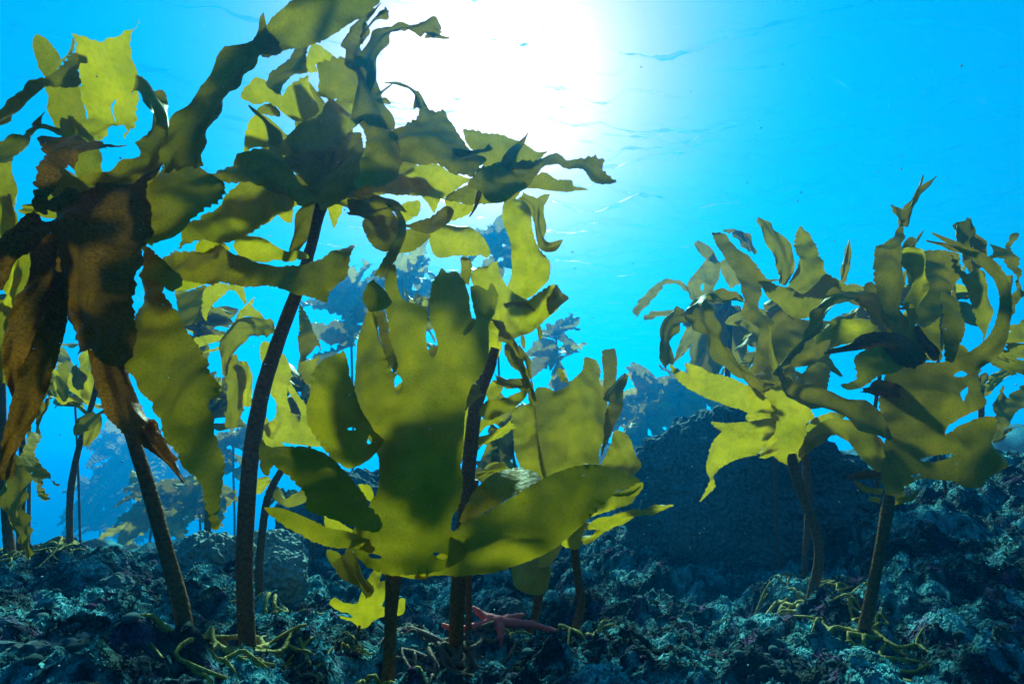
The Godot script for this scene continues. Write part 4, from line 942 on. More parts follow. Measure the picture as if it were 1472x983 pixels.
	sheet("blade", "mature_dimmed", 11011, 0.011, 1.0, [-.038,.885,-.03,.928,-.008,.99,.007,1.068,.024,1.086,.051,1.06,.064,1.003,.059,.949,.076,.917,.082,.876,.042,.861,-.007,.868], [-.8747,1.2569,2.0807,2.4083,-1.4475,-1.0378], [])
	sheet("blade", "mature_dimmed", 11012, 0.011, 1.0, [-.12,.919,-.089,.903,-.049,.884,-.006,.871,.04,.917,.068,.907,.12,.88,.182,.858,.241,.836,.292,.805,.237,.819,.148,.852,.081,.861,.041,.831,.024,.807,-.023,.808,-.071,.836,-.106,.871], [-2.5921,-.492,6.0354,-1.2424,.7605,-3.2712], [])
	sheet("blade", "old_shaded", 11013, 0.011, 1.0, [-.083,.804,-.045,.839,-.005,.814,.054,.802,.073,.722,-.026,.663,-.082,.651,-.129,.606,-.166,.608,-.172,.624,-.126,.697], [.6445,-2.3285,-.9544,-3.217,2.884,.4034], [])
	ribbon("blade", "old_shaded", 11014, 0.011, [.1,.696,.352,-.026,-.024,-.002,.041,.757,.395,-.023,-.029,.001,-.013,.785,.416,-.005,-.025,.006,-.065,.787,.423,.007,-.019,.018,-.105,.749,.412,.004,-.011,.017,-.133,.697,.385,.002,-.009,.012,-.164,.649,.345,0,-.007,.008,-.187,.62,.316,0,-.002,.002])
	ribbon("blade", "mature_dimmed", 11015, 0.011, [-.191,.739,.331,.003,0,0,-.19,.684,.326,.006,.001,0,-.181,.642,.316,.007,.003,0,-.16,.604,.302,.01,.006,0])
	ribbon("blade", "old_shaded", 11016, 0.011, [-.18,.633,.319,.01,.006,-.003,-.163,.6,.307,.016,.017,-.007,-.124,.57,.299,.012,.026,-.014,-.064,.552,.306,.017,.027,-.017,-.017,.526,.333,.029,.021,-.011,.004,.492,.371,.028,.008,-.003,.008,.459,.404,.013,.001,0])
	sheet("blade", "young", 11017, 0.011, 1.0, [-.021,.493,-.008,.522,.035,.54,.079,.53,.032,.5,.001,.486], [-1.7135,.4109,6.6602,-3.7054,-.3916,-5.9135], [])
	ribbon("blade", "mature_dimmed", 11018, 0.011, [-.068,.429,.193,-.008,.002,-.001,-.06,.474,.244,-.016,.011,-.001,-.029,.494,.285,-.006,.024,.007,.007,.473,.306,.014,.02,.017,.032,.432,.31,.019,.01,.016,.052,.387,.307,.01,.004,.007])
	ribbon("blade", "young", 11019, 0.011, [-.057,.419,.15,-.007,.003,.004,-.03,.466,.172,-.009,.008,.005,.017,.492,.166,-.004,.008,.004])
	sheet("blade", "mature_dimmed", 11020, 0.011, 1.0, [.044,.531,.066,.542,.091,.535,.108,.514,.111,.494,.087,.504], [-1.4482,.4247,6.3329,5.6144,-2.5324,-5.716], [])
	ribbon("blade", "mature_dimmed", 11021, 0.011, [.049,.468,.304,.006,.004,.002,.065,.445,.301,.007,.004,.003,.075,.424,.295,.005,.001,.002])
	ribbon("blade", "mature_dimmed", 11022, 0.011, [.159,.929,.095,-.002,.002,-.005,.16,.988,.12,-.007,.003,-.009,.176,1.053,.122,-.001,0,-.001])
	sheet("blade", "young", 11023, 0.011, 1.0, [-.113,.58,-.184,.585,-.174,.604,-.126,.6], [-3.3933,-2.0838,10.7504,7.5512,7.3366,-7.6363], [])
	plant("kelp_010", "thin straight kelp stem close behind the yellow arching kelp", "kelp", "kelp plants rooted on the reef", [.939,.071,-1.85], 10, 0.11, "root", 12003)
	stipe("stipe", [-.002,-.007,-.001,.012,0,.114,.028,.012,.009,.245,.06,.017,.002,.354,.087,.017,-.009,.462,.115,.013,-.022,.634,.155,.013])
	sheet("blade", "mature_dimmed", 12001, 0.011, 1.0, [-.058,.59,-.035,.675,.02,.718,.072,.696,.057,.633,.002,.569,-.036,.547], [.9803,1.2368,-2.8216,4.4077,-2.0309,2.3981], [])
	ribbon("blade", "mature_dimmed", 12002, 0.011, [-.016,.615,.131,-.008,-.002,-.003,-.046,.782,.091,-.019,-.009,-.01,-.087,.865,.045,-.017,-.02,-.012,-.128,.899,.007,-.005,-.013,-.006])
	ribbon("blade", "mature_dimmed", 12003, 0.011, [-.004,.637,.135,-.007,.004,-.003,.068,.751,.13,-.019,.012,-.01,.13,.846,.122,-.016,.015,-.008,.214,.897,.109,-.006,.01,-.003])
	plant("kelp_011", "large right hand kelp with wide brown frond and curled strap blades on top", "kelp", "kelp plants rooted on the reef", [.784,.098,-1.312], 10, 0.11, "root", 13037)
	stipe("stipe", [-.002,-.003,-.001,.017,.018,.075,.012,.016,.04,.166,.027,.015,.055,.234,.038,.015,.066,.275,.042,.017,.075,.315,.047,.014])
	sheet("frond", "old_shaded", 13001, 0.011, 1.0, [.07,.271,.072,.308,.076,.348,.084,.395,.088,.443,.094,.492,.1,.542,.119,.592,.137,.615,.171,.621,.229,.619,.312,.631,.332,.614,.313,.563,.301,.518,.276,.502,.23,.485,.194,.464,.186,.449,.226,.465,.293,.491,.323,.466,.373,.395,.337,.364,.292,.334,.254,.331,.193,.347,.146,.35,.132,.343,.111,.323,.1,.304,.09,.284,.082,.271], [-.0989,.843,.41,-2.8078,.908,-.662], [[.201,.404,.193,.398,.181,.393,.162,.388,.152,.389,.145,.391,.146,.396,.162,.401,.178,.405,.197,.407], [.145,.36,.144,.357,.138,.354,.13,.353,.124,.354,.12,.355,.123,.359,.13,.361,.137,.363,.145,.363], [.25,.537,.237,.527,.227,.522,.227,.527,.23,.534,.239,.545,.252,.553,.262,.557,.269,.557,.262,.548], [.118,.332,.119,.328,.115,.324,.11,.321,.106,.32,.103,.321,.104,.326,.107,.33,.112,.335,.116,.335], [.29,.599,.287,.594,.279,.587,.265,.582,.256,.582,.248,.584,.25,.59,.262,.596,.274,.601,.287,.604]])
	ribbon("blade", "brown", 13002, 0.011, [.03,.357,.096,-.002,-.009,.003,-.003,.359,.086,0,-.009,.004,-.045,.354,.096,.001,-.004,.002])
	ribbon("blade", "young", 13003, 0.011, [.03,.324,.089,-.001,-.007,-.003,.002,.331,.081,-.003,-.006,-.004,-.03,.348,.094,-.002,-.002,-.002])
	ribbon("blade", "young", 13004, 0.011, [.034,.305,.075,-.001,-.004,-.003,.009,.31,.076,-.001,-.003,-.003])
	ribbon("blade", "mature_dimmed", 13005, 0.011, [.063,.303,.085,-.002,.006,-.001,.097,.313,.083,-.003,.006,0,.112,.327,.09,-.002,.003,0])
	ribbon("blade", "old_shaded", 13006, 0.003, [.218,.593,.126,-.016,.016,.003,.26,.631,.162,-.016,.012,-.002,.273,.675,.186,-.011,.004,-.004,.275,.731,.206,-.009,.001,-.005,.265,.772,.214,-.008,-.003,-.006,.242,.807,.216,-.007,-.006,-.007,.214,.836,.21,-.004,-.006,-.006,.187,.86,.202,-.002,-.004,-.004,.156,.89,.189,-.001,-.001,-.001])
	ribbon("blade", "old_shaded", 13007, 0.011, [.226,.852,.181,-.001,-.006,.001,.18,.861,.191,-.001,-.005,.001,.143,.873,.186,-.001,-.002,.001])
	sheet("blade", "old_shaded", 13008, 0.011, 1.0, [.026,.855,.031,.862,.035,.851,.057,.857,.092,.863,.107,.842,.088,.79,.069,.739,.058,.7,.04,.676,.023,.718,.013,.757,.011,.797,.02,.832], [-.9904,-2.8316,3.2706,-12.6867,5.2181,-2.288], [])
	sheet("blade", "old_shaded", 13009, 0.011, 1.0, [.003,.843,.03,.858,.077,.889,.11,.926,.103,.893,.074,.86,.043,.841,.015,.835], [1.2016,-3.6861,-1.573,-5.4843,4.8948,.467], [])
	ribbon("blade", "old_shaded", 13010, 0.011, [.092,.904,.192,-.003,.001,-.009,.114,.945,.189,-.003,.001,-.008,.15,.992,.185,-.003,.002,-.005,.198,1.035,.179,-.001,.001,-.001])
	ribbon("blade", "old_shaded", 13011, 0.011, [.11,.946,.201,-.002,0,-.004,.142,.995,.192,-.001,0,-.003,.151,1.027,.198,0,0,-.001])
	ribbon("blade", "old_shaded", 13012, 0.011, [.092,.913,.194,-.001,0,-.004,.082,.939,.196,-.001,.001,-.007,.064,.952,.202,0,0,-.002])
	ribbon("blade", "young", 13013, 0.011, [.047,.835,.239,.004,.006,.002,.081,.817,.221,.015,.012,.004,.102,.78,.2,.021,.003,.002,.095,.737,.189,.018,-.004,-.001,.084,.698,.187,.01,-.003,-.001,.072,.657,.191,.002,-.001,0])
	ribbon("blade", "young", 13014, 0.011, [.079,.722,.205,.002,-.007,-.005,.061,.718,.204,.002,-.005,-.004,.054,.714,.203,.001,-.002,-.001])
	sheet("blade", "old_shaded", 13015, 0.011, 1.0, [.153,.747,.167,.756,.185,.737,.183,.702,.166,.662,.157,.626,.16,.598,.139,.604,.123,.64,.125,.685], [-2.5449,.229,8.089,-1.2968,.2503,-6.0016], [])
	sheet("blade", "young", 13016, 0.011, 1.0, [-.094,.693,-.062,.695,-.044,.701,0,.695,.024,.681,.027,.662,.01,.658,-.015,.651,-.052,.643,-.07,.636,-.063,.654,-.09,.653,-.106,.644,-.118,.658,-.101,.669,-.071,.682], [-2.6389,.8743,8.152,3.7927,-.8418,-5.957], [])
	ribbon("blade", "brown", 13017, 0.011, [.071,.592,.208,-.009,-.012,-.006,.042,.625,.188,-.013,-.025,-.014,.007,.643,.177,-.002,-.02,-.008,-.029,.64,.172,.003,-.012,-.003,-.069,.628,.17,.002,-.007,-.002,-.11,.619,.173,0,-.002,-.001])
	sheet("blade", "mature_dimmed", 13018, 0.011, 1.0, [-.052,.605,-.03,.623,.037,.635,.067,.603,.039,.577,0,.569,-.036,.547,-.062,.539,-.092,.548,-.049,.563], [.9106,1.3512,-2.6745,3.8506,-2.1541,2.4255], [])
	ribbon("blade", "old_shaded", 13019, 0.011, [.073,.743,.138,.004,.005,.028,.074,.676,.149,.003,.003,.028,.102,.637,.144,.005,-.001,.021,.145,.609,.129,.002,0,.006])
	sheet("blade", "old_shaded", 13020, 0.011, 1.0, [.252,.915,.265,.918,.296,.911,.351,.906,.357,.845,.329,.779,.26,.787,.208,.728,.147,.684,.162,.735,.211,.825], [.887,-2.9261,-.6184,-6.5866,7.882,-1.193], [])
	sheet("blade", "mature_dimmed", 13021, 0.011, 1.0, [.302,.89,.314,.867,.328,.837,.359,.853,.391,.828,.403,.78,.386,.712,.375,.659,.348,.709,.324,.757,.305,.789,.299,.84], [-.3608,.0022,.9852,-1.3873,.9407,-.7142], [])
	ribbon("blade", "old_shaded", 13022, 0.011, [.378,.857,.029,-.002,-.001,-.01,.381,.925,.021,-.002,-.002,-.016,.388,1.003,.009,-.001,-.003,-.018])
	ribbon("blade", "old_shaded", 13023, 0.011, [.436,.883,-.017,-.002,.004,-.011,.417,.926,.004,-.001,.004,-.018,.416,.968,.001,.001,-.001,-.011])
	ribbon("blade", "mature_dimmed", 13024, 0.011, [.46,.898,-.034,-.009,-.002,-.001,.453,.933,-.022,-.012,-.001,0,.453,.958,-.021,-.004,0,0])
	sheet("blade", "old_shaded", 13025, 0.011, 1.0, [.5,.924,.525,.944,.536,.975,.553,.951,.582,.975,.594,1,.618,1.004,.576,.947,.566,.891,.547,.833,.51,.789,.445,.74,.444,.754,.493,.802,.529,.856,.53,.888,.524,.916], [.2668,-.1411,-.1785,-5.0005,6.0985,-1.941], [[.524,.875,.518,.867,.511,.86,.507,.862,.507,.867,.508,.874,.515,.883,.521,.886,.526,.887,.529,.883]])
	ribbon("blade", "mature_dimmed", 13026, 0.011, [.528,.871,-.04,.005,-.001,.008,.522,.824,-.041,.005,-.003,.01,.521,.79,-.057,.003,-.003,.007])
	ribbon("blade", "mature_dimmed", 13027, 0.011, [.468,.678,-.06,-.002,.009,.005,.529,.705,-.08,-.003,.02,.011,.682,.763,-.145,-.004,.029,.017])
	ribbon("blade", "mature_dimmed", 13028, 0.011, [.475,.668,-.063,.003,.008,.007,.552,.672,-.096,.003,.016,.012,.682,.698,-.158,.003,.02,.014])
	ribbon("blade", "mature_dimmed", 13029, 0.011, [.465,.652,-.066,.003,.005,.004,.565,.644,-.126,.006,.013,.01,.682,.639,-.171,.004,.015,.01])
	sheet("blade", "mature_dimmed", 13030, 0.011, 1.0, [.106,.672,.155,.697,.195,.694,.202,.66,.196,.616,.165,.621,.135,.643], [-.9379,.7397,2.7801,5.9957,-3.9968,-1.486], [])
	ribbon("blade", "brown", 13031, 0.011, [.091,.678,.185,.004,.001,.002,.112,.647,.17,.007,.004,.005,.136,.627,.159,.009,.005,.006,.151,.608,.15,.004,.002,.002])
	sheet("blade", "old_shaded", 13032, 0.011, 1.0, [.123,.829,.145,.841,.15,.788,.137,.75,.113,.772], [.9553,-5.2075,-.9639,-9.6241,9.7747,-.5452], [])
	sheet("blade", "old_shaded", 13033, 0.011, 1.0, [.159,.893,.186,.925,.207,.924,.188,.891], [2.3937,-8.2032,-2.945,-12.4142,14.0203,-.0508], [])
	ribbon("blade", "old_shaded", 13034, 0.011, [.173,.89,.107,-.001,.001,-.003,.186,.909,.112,-.001,.001,-.003,.2,.929,.116,0,0,-.001])
	sheet("blade", "mature_dimmed", 13035, 0.011, 1.0, [.202,.743,.229,.759,.236,.735,.233,.706,.212,.7], [-.9315,-4.2888,3.8479,16.8021,-4.2835,-1.8498], [])
	sheet("blade", "mature_dimmed", 13036, 0.011, 1.0, [.24,.624,.251,.655,.272,.647,.286,.624,.258,.615], [.408,6.6276,-3.9274,-12.8396,.139,3.2282], [])
	ribbon("blade", "brown", 13037, 0.011, [.182,.509,.026,-.005,-.006,-.005,.128,.54,.044,-.01,-.014,-.014,.077,.555,.053,-.003,-.014,-.01,.039,.552,.056,0,-.006,-.004])
	plant("kelp_012", "dark ragged kelp against blue water at the right edge behind the wide brown frond", "kelp", "kelp plants rooted on the reef", [2.015,.464,-2.359], 7, 0.1, "root", 14004)
	stipe("stipe", [.003,-.012,-.002,.012,0,.111,.024,.013,-.003,.257,.055,.015,-.006,.373,.079,.012])
	sheet("blade", "old_shaded", 14001, 0.011, 1.0, [-.146,.11,-.054,.189,-.004,.263,.05,.328,.047,.273,.093,.295,.156,.331,.177,.307,.139,.247,.061,.22,.004,.176,-.044,.133,-.12,.094], [.3202,.5928,-1.2188,2.4103,-3.2732,1.8912], [])
	ribbon("blade", "old_shaded", 14002, 0.011, [-.051,.102,.124,.003,.013,-.013,-.022,.113,.142,-.003,.009,-.014,.035,.149,.134,-.002,.002,-.004])
	ribbon("blade", "old_shaded", 14003, 0.011, [-.09,.303,.167,0,.004,-.016,-.08,.344,.177,-.003,.005,-.017,-.068,.37,.181,-.001,.001,-.003])
	ribbon("blade", "mature_dimmed", 14004, 0.011, [-.003,.286,.061,-.004,.004,-.008,.112,.378,.049,-.012,.014,-.019,.284,.434,-.01,-.008,.012,-.011])
	plant("kelp_013", "blue green hazy kelp with drooping strap behind the arching right kelp", "kelp", "hazy kelp farther back", [1.143,.557,-2.953], 6, 0.1, "root", 15016)
	stipe("stipe", [0,-.018,-.004,.019,.019,.294,.063,.019,.03,.588,.125,.023,.019,.772,.164,.03])
	ribbon("blade", "mature_dimmed", 15001, 0.011, [-.185,.736,.259,-.007,-.003,-.01,-.24,.807,.275,-.007,-.007,-.013,-.341,.828,.292,.002,-.011,-.009,-.432,.748,.307,.016,-.019,-.011,-.527,.64,.34,.012,-.013,-.007])
	ribbon("blade", "mature_dimmed", 15002, 0.011, [-.239,.673,.245,-.001,-.009,-.006,-.329,.68,.245,.001,-.012,-.01,-.402,.666,.242,.004,-.015,-.013,-.457,.651,.241,.002,-.006,-.006])
	sheet("blade", "mature_dimmed", 15003, 0.011, 1.0, [-.196,.857,-.114,.955,-.06,1.018,-.035,.969,-.017,.893,-.05,.835,-.079,.777,-.155,.761,-.187,.803], [.5216,1.2064,-.8163,3.1372,-.6129,.5412], [[-.105,.834,-.106,.823,-.111,.815,-.116,.818,-.121,.823,-.124,.834,-.121,.844,-.116,.85,-.11,.853,-.105,.846]])
	ribbon("blade", "mature_dimmed", 15004, 0.011, [-.038,.974,.207,-.01,-.01,-.006,-.098,1.015,.236,-.019,-.018,-.014,-.15,1.074,.228,-.009,-.009,-.008])
	ribbon("blade", "mature_dimmed", 15005, 0.011, [.075,.846,.18,-.031,-.012,-.017,.039,.921,.191,-.035,-.02,-.013,-.008,.974,.207,-.015,-.012,-.004])
	ribbon("blade", "old_shaded", 15006, 0.011, [.079,.937,.404,-.004,0,-.021,.03,1.034,.414,-.006,-.002,-.024,-.034,1.053,.422,-.003,-.007,-.017,-.079,1.047,.427,0,-.002,-.004])
	ribbon("blade", "old_shaded", 15007, 0.011, [.054,.948,.406,-.004,.001,-.009,.013,1,.432,-.007,0,-.024,-.026,1.047,.427,-.002,-.003,-.015])
	ribbon("blade", "old_shaded", 15008, 0.011, [0,.735,.156,.007,-.022,.009,-.114,.726,.217,.035,-.039,.034,-.192,.648,.254,.038,-.019,.044,-.255,.59,.279,.007,-.004,.009])
	ribbon("blade", "mature_dimmed", 15009, 0.011, [0,.735,.156,.012,-.017,-.013,-.078,.678,.159,.046,-.034,-.026,-.134,.543,.168,.054,-.026,-.023,-.185,.424,.192,.011,-.006,-.005])
	ribbon("blade", "old_shaded", 15010, 0.011, [.019,.735,.156,.017,-.007,.022,-.034,.65,.168,.037,-.01,.064,-.055,.494,.163,.031,-.013,.073,-.057,.36,.128,.006,-.004,.016])
	ribbon("blade", "mature_dimmed", 15011, 0.011, [.03,.735,.156,.021,.002,.004,.041,.673,.129,.052,.009,.011,.08,.534,.09,.053,.013,.009,.113,.404,.086,.011,.003,.001])
	ribbon("blade", "old_shaded", 15012, 0.011, [.038,.735,.156,.007,.005,.02,.064,.705,.154,.022,.002,.05,.125,.604,.123,.025,-.007,.053,.211,.525,.06,.006,-.003,.011])
	ribbon("blade", "mature_dimmed", 15013, 0.011, [0,.754,.16,.005,-.013,.002,-.085,.712,.08,.023,-.025,.005,-.154,.584,.011,.03,-.018,.002,-.233,.458,-.005,.006,-.004,-.001])
	ribbon("blade", "mature_dimmed", 15014, 0.011, [.038,.735,.156,.014,.004,.004,.088,.649,.067,.038,.016,.005,.172,.481,-.045,.042,.021,-.005,.237,.312,-.087,.01,.005,-.004])
	ribbon("blade", "old_shaded", 15015, 0.011, [0,.735,.156,.005,-.02,.019,-.037,.647,.074,.02,-.042,.05,-.038,.481,-.044,.028,-.032,.049,-.042,.318,-.137,.006,-.005,.009])
	ribbon("blade", "old_shaded", 15016, 0.011, [0,.735,.156,.005,-.015,.011,-.059,.65,.064,.017,-.036,.034,-.082,.486,-.069,.019,-.035,.042,-.106,.324,-.187,.004,-.008,.01])


func make_far_plants() -> void:
	far_plant("kelp_014", "pale green kelp on a thin stem beyond the left ridge", [-4.734,-1.042,-7.454], [.09,1.016,.216], 0.560, 26, 0.31, 7000)
	far_plant("kelp_015", "pale green kelp half hidden behind the drooping dark blade", [-3.793,-.958,-7.047], [-.06,1.044,.222], 0.470, 22, 0.29, 7100)
	far_plant("kelp_016", "deep blue far kelp at the left, tallest of the far clump", [-15.039,-5.01,-22.896], [-.138,5.658,1.203], 1.928, 40, 0.8, 7200)
	far_plant("kelp_017", "deep blue far kelp low at the left behind the thin curved stem", [-16.995,-5.483,-23.763], [.143,4.323,.919], 1.568, 34, 0.75, 7300)
	far_plant("kelp_018", "far blue kelp directly behind the leaning brown stipe", [-14.787,-5.755,-24.843], [-.149,5.249,1.116], 2.236, 40, 0.85, 7400)
	far_plant("kelp_019", "pale blue kelp seen between the tall stipe and the central frond", [-2.087,-.424,-7.322], [0,2.916,.62], 0.705, 26, 0.369, 7500)
	far_plant("kelp_020", "faint blue green kelp rising above the central frond", [-1.247,-.373,-6.923], [0,2.966,.63], 0.615, 24, 0.33, 7600)
	far_plant("kelp_021", "blue kelp framed by the yellow blades below the sun", [-.125,-.144,-6.281], [-.062,3.01,.64], 0.428, 24, 0.253, 7700)
	far_plant("kelp_022", "blue kelp right of the yellow crown, above the torn square frond", [.531,.22,-6.603], [0,1.663,.354], 0.415, 18, 0.214, 7800)
	far_plant("kelp_023", "dark blue kelp with hooked blade standing above the torn square frond", [.547,.295,-6.781], [.128,.877,.186], 0.632, 22, 0.29, 7900)
	far_plant("kelp_024", "blue green kelp leftmost on the far reef crest", [1.678,.66,-8.288], [.106,.568,.121], 0.633, 28, 0.349, 8000)
	far_plant("kelp_025", "green kelp in the middle of the far reef crest", [1.994,.784,-7.464], [0,.513,.109], 0.687, 34, 0.369, 8100)
	far_plant("kelp_026", "green kelp on the far reef crest beside the boulder top", [2.457,.869,-7.262], [-.093,.501,.106], 0.614, 32, 0.349, 8200)
	far_plant("kelp_027", "low yellowish kelp on the far reef crest in front of its neighbours", [1.657,.629,-6.71], [0,.334,.071], 0.410, 24, 0.232, 8300)
	far_plant("kelp_028", "yellow green kelp low between the two dark stipes", [-1.318,.047,-3.286], [.008,.229,.049], 0.146, 18, 0.125, 8400)
	far_plant("kelp_029", "blue shadowy kelp behind the slender yellow kelp", [-4.434,-1.604,-9.168], [0,2.271,.483], 0.531, 24, 0.388, 8500)
	far_plant("kelp_030", "green kelp behind the curled straps of the right hand kelp", [1.618,.387,-2.069], [-.026,.659,.14], 0.156, 26, 0.13, 8600)
	far_plant("kelp_031", "dark green kelp behind the thin stem and the torn square frond", [-.146,-.072,-3.311], [.061,.633,.135], 0.182, 22, 0.15, 8700)
	far_plant("kelp_032", "dim kelp behind the foreground brown blades at far left", [-2.911,-.095,-3.449], [-.021,1.319,.28], 0.253, 26, 0.2, 8800)
	far_plant("kelp_033", "green kelp crown glimpsed under the foreground brown blade", [-2.795,-.119,-3.71], [-.068,1.109,.236], 0.204, 22, 0.15, 8900)
	far_plant("kelp_034", "glowing yellow green kelp between the dark drooping blade and the tall stipe", [-1.3,-.038,-2.466], [0,.816,.174], 0.185, 30, 0.16, 9000)
	far_plant("kelp_035", "yellow green kelp close behind the left lobe of the central frond", [-.816,.013,-2.353], [-.029,.753,.16], 0.171, 28, 0.16, 9100)
	far_plant("kelp_036", "sunlit kelp crown behind the horizontal dark blade of the tall kelp", [-1.372,-.092,-2.579], [-.031,1.217,.259], 0.171, 26, 0.15, 9200)
	far_plant("kelp_037", "olive kelp behind the gap between central frond and torn square frond", [.026,.041,-2.347], [-.029,.586,.125], 0.157, 26, 0.15, 9300)
	far_plant("kelp_038", "sunlit kelp behind the finger tips of the central frond", [-.376,-.009,-2.46], [-.03,1.108,.236], 0.155, 26, 0.14, 9400)
	far_plant("kelp_039", "yellow green kelp behind the arching blades of the yellow kelp", [1.045,.035,-2.246], [0,.958,.204], 0.191, 32, 0.17, 9500)
	far_plant("kelp_040", "leafy kelp behind the heart shaped blade of the right hand kelp", [1.454,.222,-2.206], [0,.852,.181], 0.163, 30, 0.16, 9600)
	far_plant("kelp_041", "yellow green kelp at the far left edge behind the brown straps", [-2.013,.041,-2.347], [0,1.116,.237], 0.171, 28, 0.16, 9700)


# ---------------------------------------------------------------- animals and small life

func soft_capsules(bones: Array, cell: float, blend: float) -> ArrayMesh:
	# surface nets round tapered capsules joined by a smooth minimum
	var lo := Vector3.ONE * 1e9
	var hi := -lo
	for b in bones:
		for e in 2:
			var r: float = b[2 + e] + blend
			lo = lo.min(b[e] - Vector3.ONE * r)
			hi = hi.max(b[e] + Vector3.ONE * r)
	var n := Vector3i(((hi - lo) / cell).ceil()) + Vector3i.ONE
	var d := PackedFloat32Array()
	d.resize(n.x * n.y * n.z)
	for z in n.z:
		for y in n.y:
			for x in n.x:
				var p := lo + Vector3(x, y, z) * cell
				var best := 1.0
				for b in bones:
					var ab: Vector3 = b[1] - b[0]
					var t := clampf((p - b[0]).dot(ab) / maxf(ab.length_squared(), 1e-9), 0.0, 1.0)
					var s: float = p.distance_to(b[0] + ab * t) - lerpf(b[2], b[3], t)
					var h := clampf(0.5 + 0.5 * (best - s) / blend, 0.0, 1.0)
					best = lerpf(best, s, h) - blend * h * (1.0 - h)
				d[(z * n.y + y) * n.x + x] = best + 0.0007 * plain_noise.get_noise_3d(p.x * 260.0, p.y * 260.0, p.z * 260.0)
	var id := {}
	var v := PackedVector3Array()
	var f := PackedInt32Array()
	for z in n.z - 1:
		for y in n.y - 1:
			for x in n.x - 1:
				var sum := Vector3.ZERO
				var count := 0
				for e in [[0, 1], [0, 2], [0, 4], [1, 3], [1, 5], [2, 3], [2, 6], [3, 7], [4, 5], [4, 6], [5, 7], [6, 7]]:
					var a := Vector3i(e[0] & 1, (e[0] >> 1) & 1, e[0] >> 2)
					var b := Vector3i(e[1] & 1, (e[1] >> 1) & 1, e[1] >> 2)
					var da := d[((z + a.z) * n.y + y + a.y) * n.x + x + a.x]
					var db := d[((z + b.z) * n.y + y + b.y) * n.x + x + b.x]
					if (da < 0.0) != (db < 0.0):
						sum += Vector3(a).lerp(Vector3(b), da / (da - db))
						count += 1
				if count:
					id[Vector3i(x, y, z)] = v.size()
					v.append(lo + (Vector3(x, y, z) + sum / count) * cell)
	var axes := [Vector3i(1, 0, 0), Vector3i(0, 1, 0), Vector3i(0, 0, 1)]
	for q in id:
		var g: Vector3i = q
		var here := d[(g.z * n.y + g.y) * n.x + g.x]
		for k in 3:
			var o: Vector3i = g + axes[k]
			var there := d[(o.z * n.y + o.y) * n.x + o.x]
			if (here < 0.0) == (there < 0.0):
				continue
			var s1: Vector3i = axes[(k + 1) % 3]
			var s2: Vector3i = axes[(k + 2) % 3]
			if id.has(g - s1) and id.has(g - s2) and id.has(g - s1 - s2):
				var i0: int = id[g]
				var i1: int = id[g - s1]
				var i2: int = id[g - s1 - s2]
				var i3: int = id[g - s2]
				if here < 0.0:
					f.append_array([i0, i2, i1, i0, i3, i2])
				else:
					f.append_array([i0, i1, i2, i0, i2, i3])
	return indexed(v, f)


func make_starfish() -> void:
	var bones := [
		[Vector3(0.000, 0.000, 0.000), Vector3(-0.031, -0.004, -0.001), 0.0115, 0.0101],
		[Vector3(-0.031, -0.004, -0.001), Vector3(-0.067, -0.011, 0.008), 0.0101, 0.0086],
		[Vector3(-0.067, -0.011, 0.008), Vector3(-0.113, -0.018, 0.006), 0.0086, 0.0072],
		[Vector3(-0.113, -0.018, 0.006), Vector3(-0.146, -0.006, 0.009), 0.0072, 0.0057],
		[Vector3(0.000, 0.000, 0.000), Vector3(-0.021, 0.006, -0.009), 0.0115, 0.0101],
		[Vector3(-0.021, 0.006, -0.009), Vector3(-0.042, 0.009, -0.019), 0.0101, 0.0086],
		[Vector3(-0.042, 0.009, -0.019), Vector3(-0.056, 0.020, -0.016), 0.0086, 0.0072],
		[Vector3(-0.056, 0.020, -0.016), Vector3(-0.068, 0.030, -0.014), 0.0072, 0.0057],
		[Vector3(0.000, 0.000, 0.000), Vector3(0.004, -0.012, 0.018), 0.0115, 0.0096],
		[Vector3(0.004, -0.012, 0.018), Vector3(0.006, -0.028, 0.030), 0.0096, 0.0077],
		[Vector3(0.006, -0.028, 0.030), Vector3(0.005, -0.051, 0.030), 0.0077, 0.0057],
		[Vector3(0.000, 0.000, 0.000), Vector3(0.042, -0.007, -0.012), 0.0115, 0.0103],
		[Vector3(0.042, -0.007, -0.012), Vector3(0.089, -0.013, -0.023), 0.0103, 0.0092],
		[Vector3(0.089, -0.013, -0.023), Vector3(0.136, -0.028, -0.026), 0.0092, 0.0080],
		[Vector3(0.136, -0.028, -0.026), Vector3(0.165, -0.034, -0.017), 0.0080, 0.0069],
		[Vector3(0.165, -0.034, -0.017), Vector3(0.180, -0.023, -0.015), 0.0069, 0.0057],
		[Vector3(0.000, 0.000, 0.000), Vector3(0.023, -0.009, -0.063), 0.0115, 0.0096],
		[Vector3(0.023, -0.009, -0.063), Vector3(0.047, -0.015, -0.105), 0.0096, 0.0077],
		[Vector3(0.047, -0.015, -0.105), Vector3(0.067, -0.020, -0.137), 0.0077, 0.0057],
	]
	var o := put(soft_capsules(bones, 0.003, 0.008), "starfish", mats["star"], self)
	o.position = Vector3(-0.035, 0.071, -1.543)
	o.set_meta("label", "pink five armed starfish draped on the reef between the stipes")
	o.set_meta("category", "starfish")


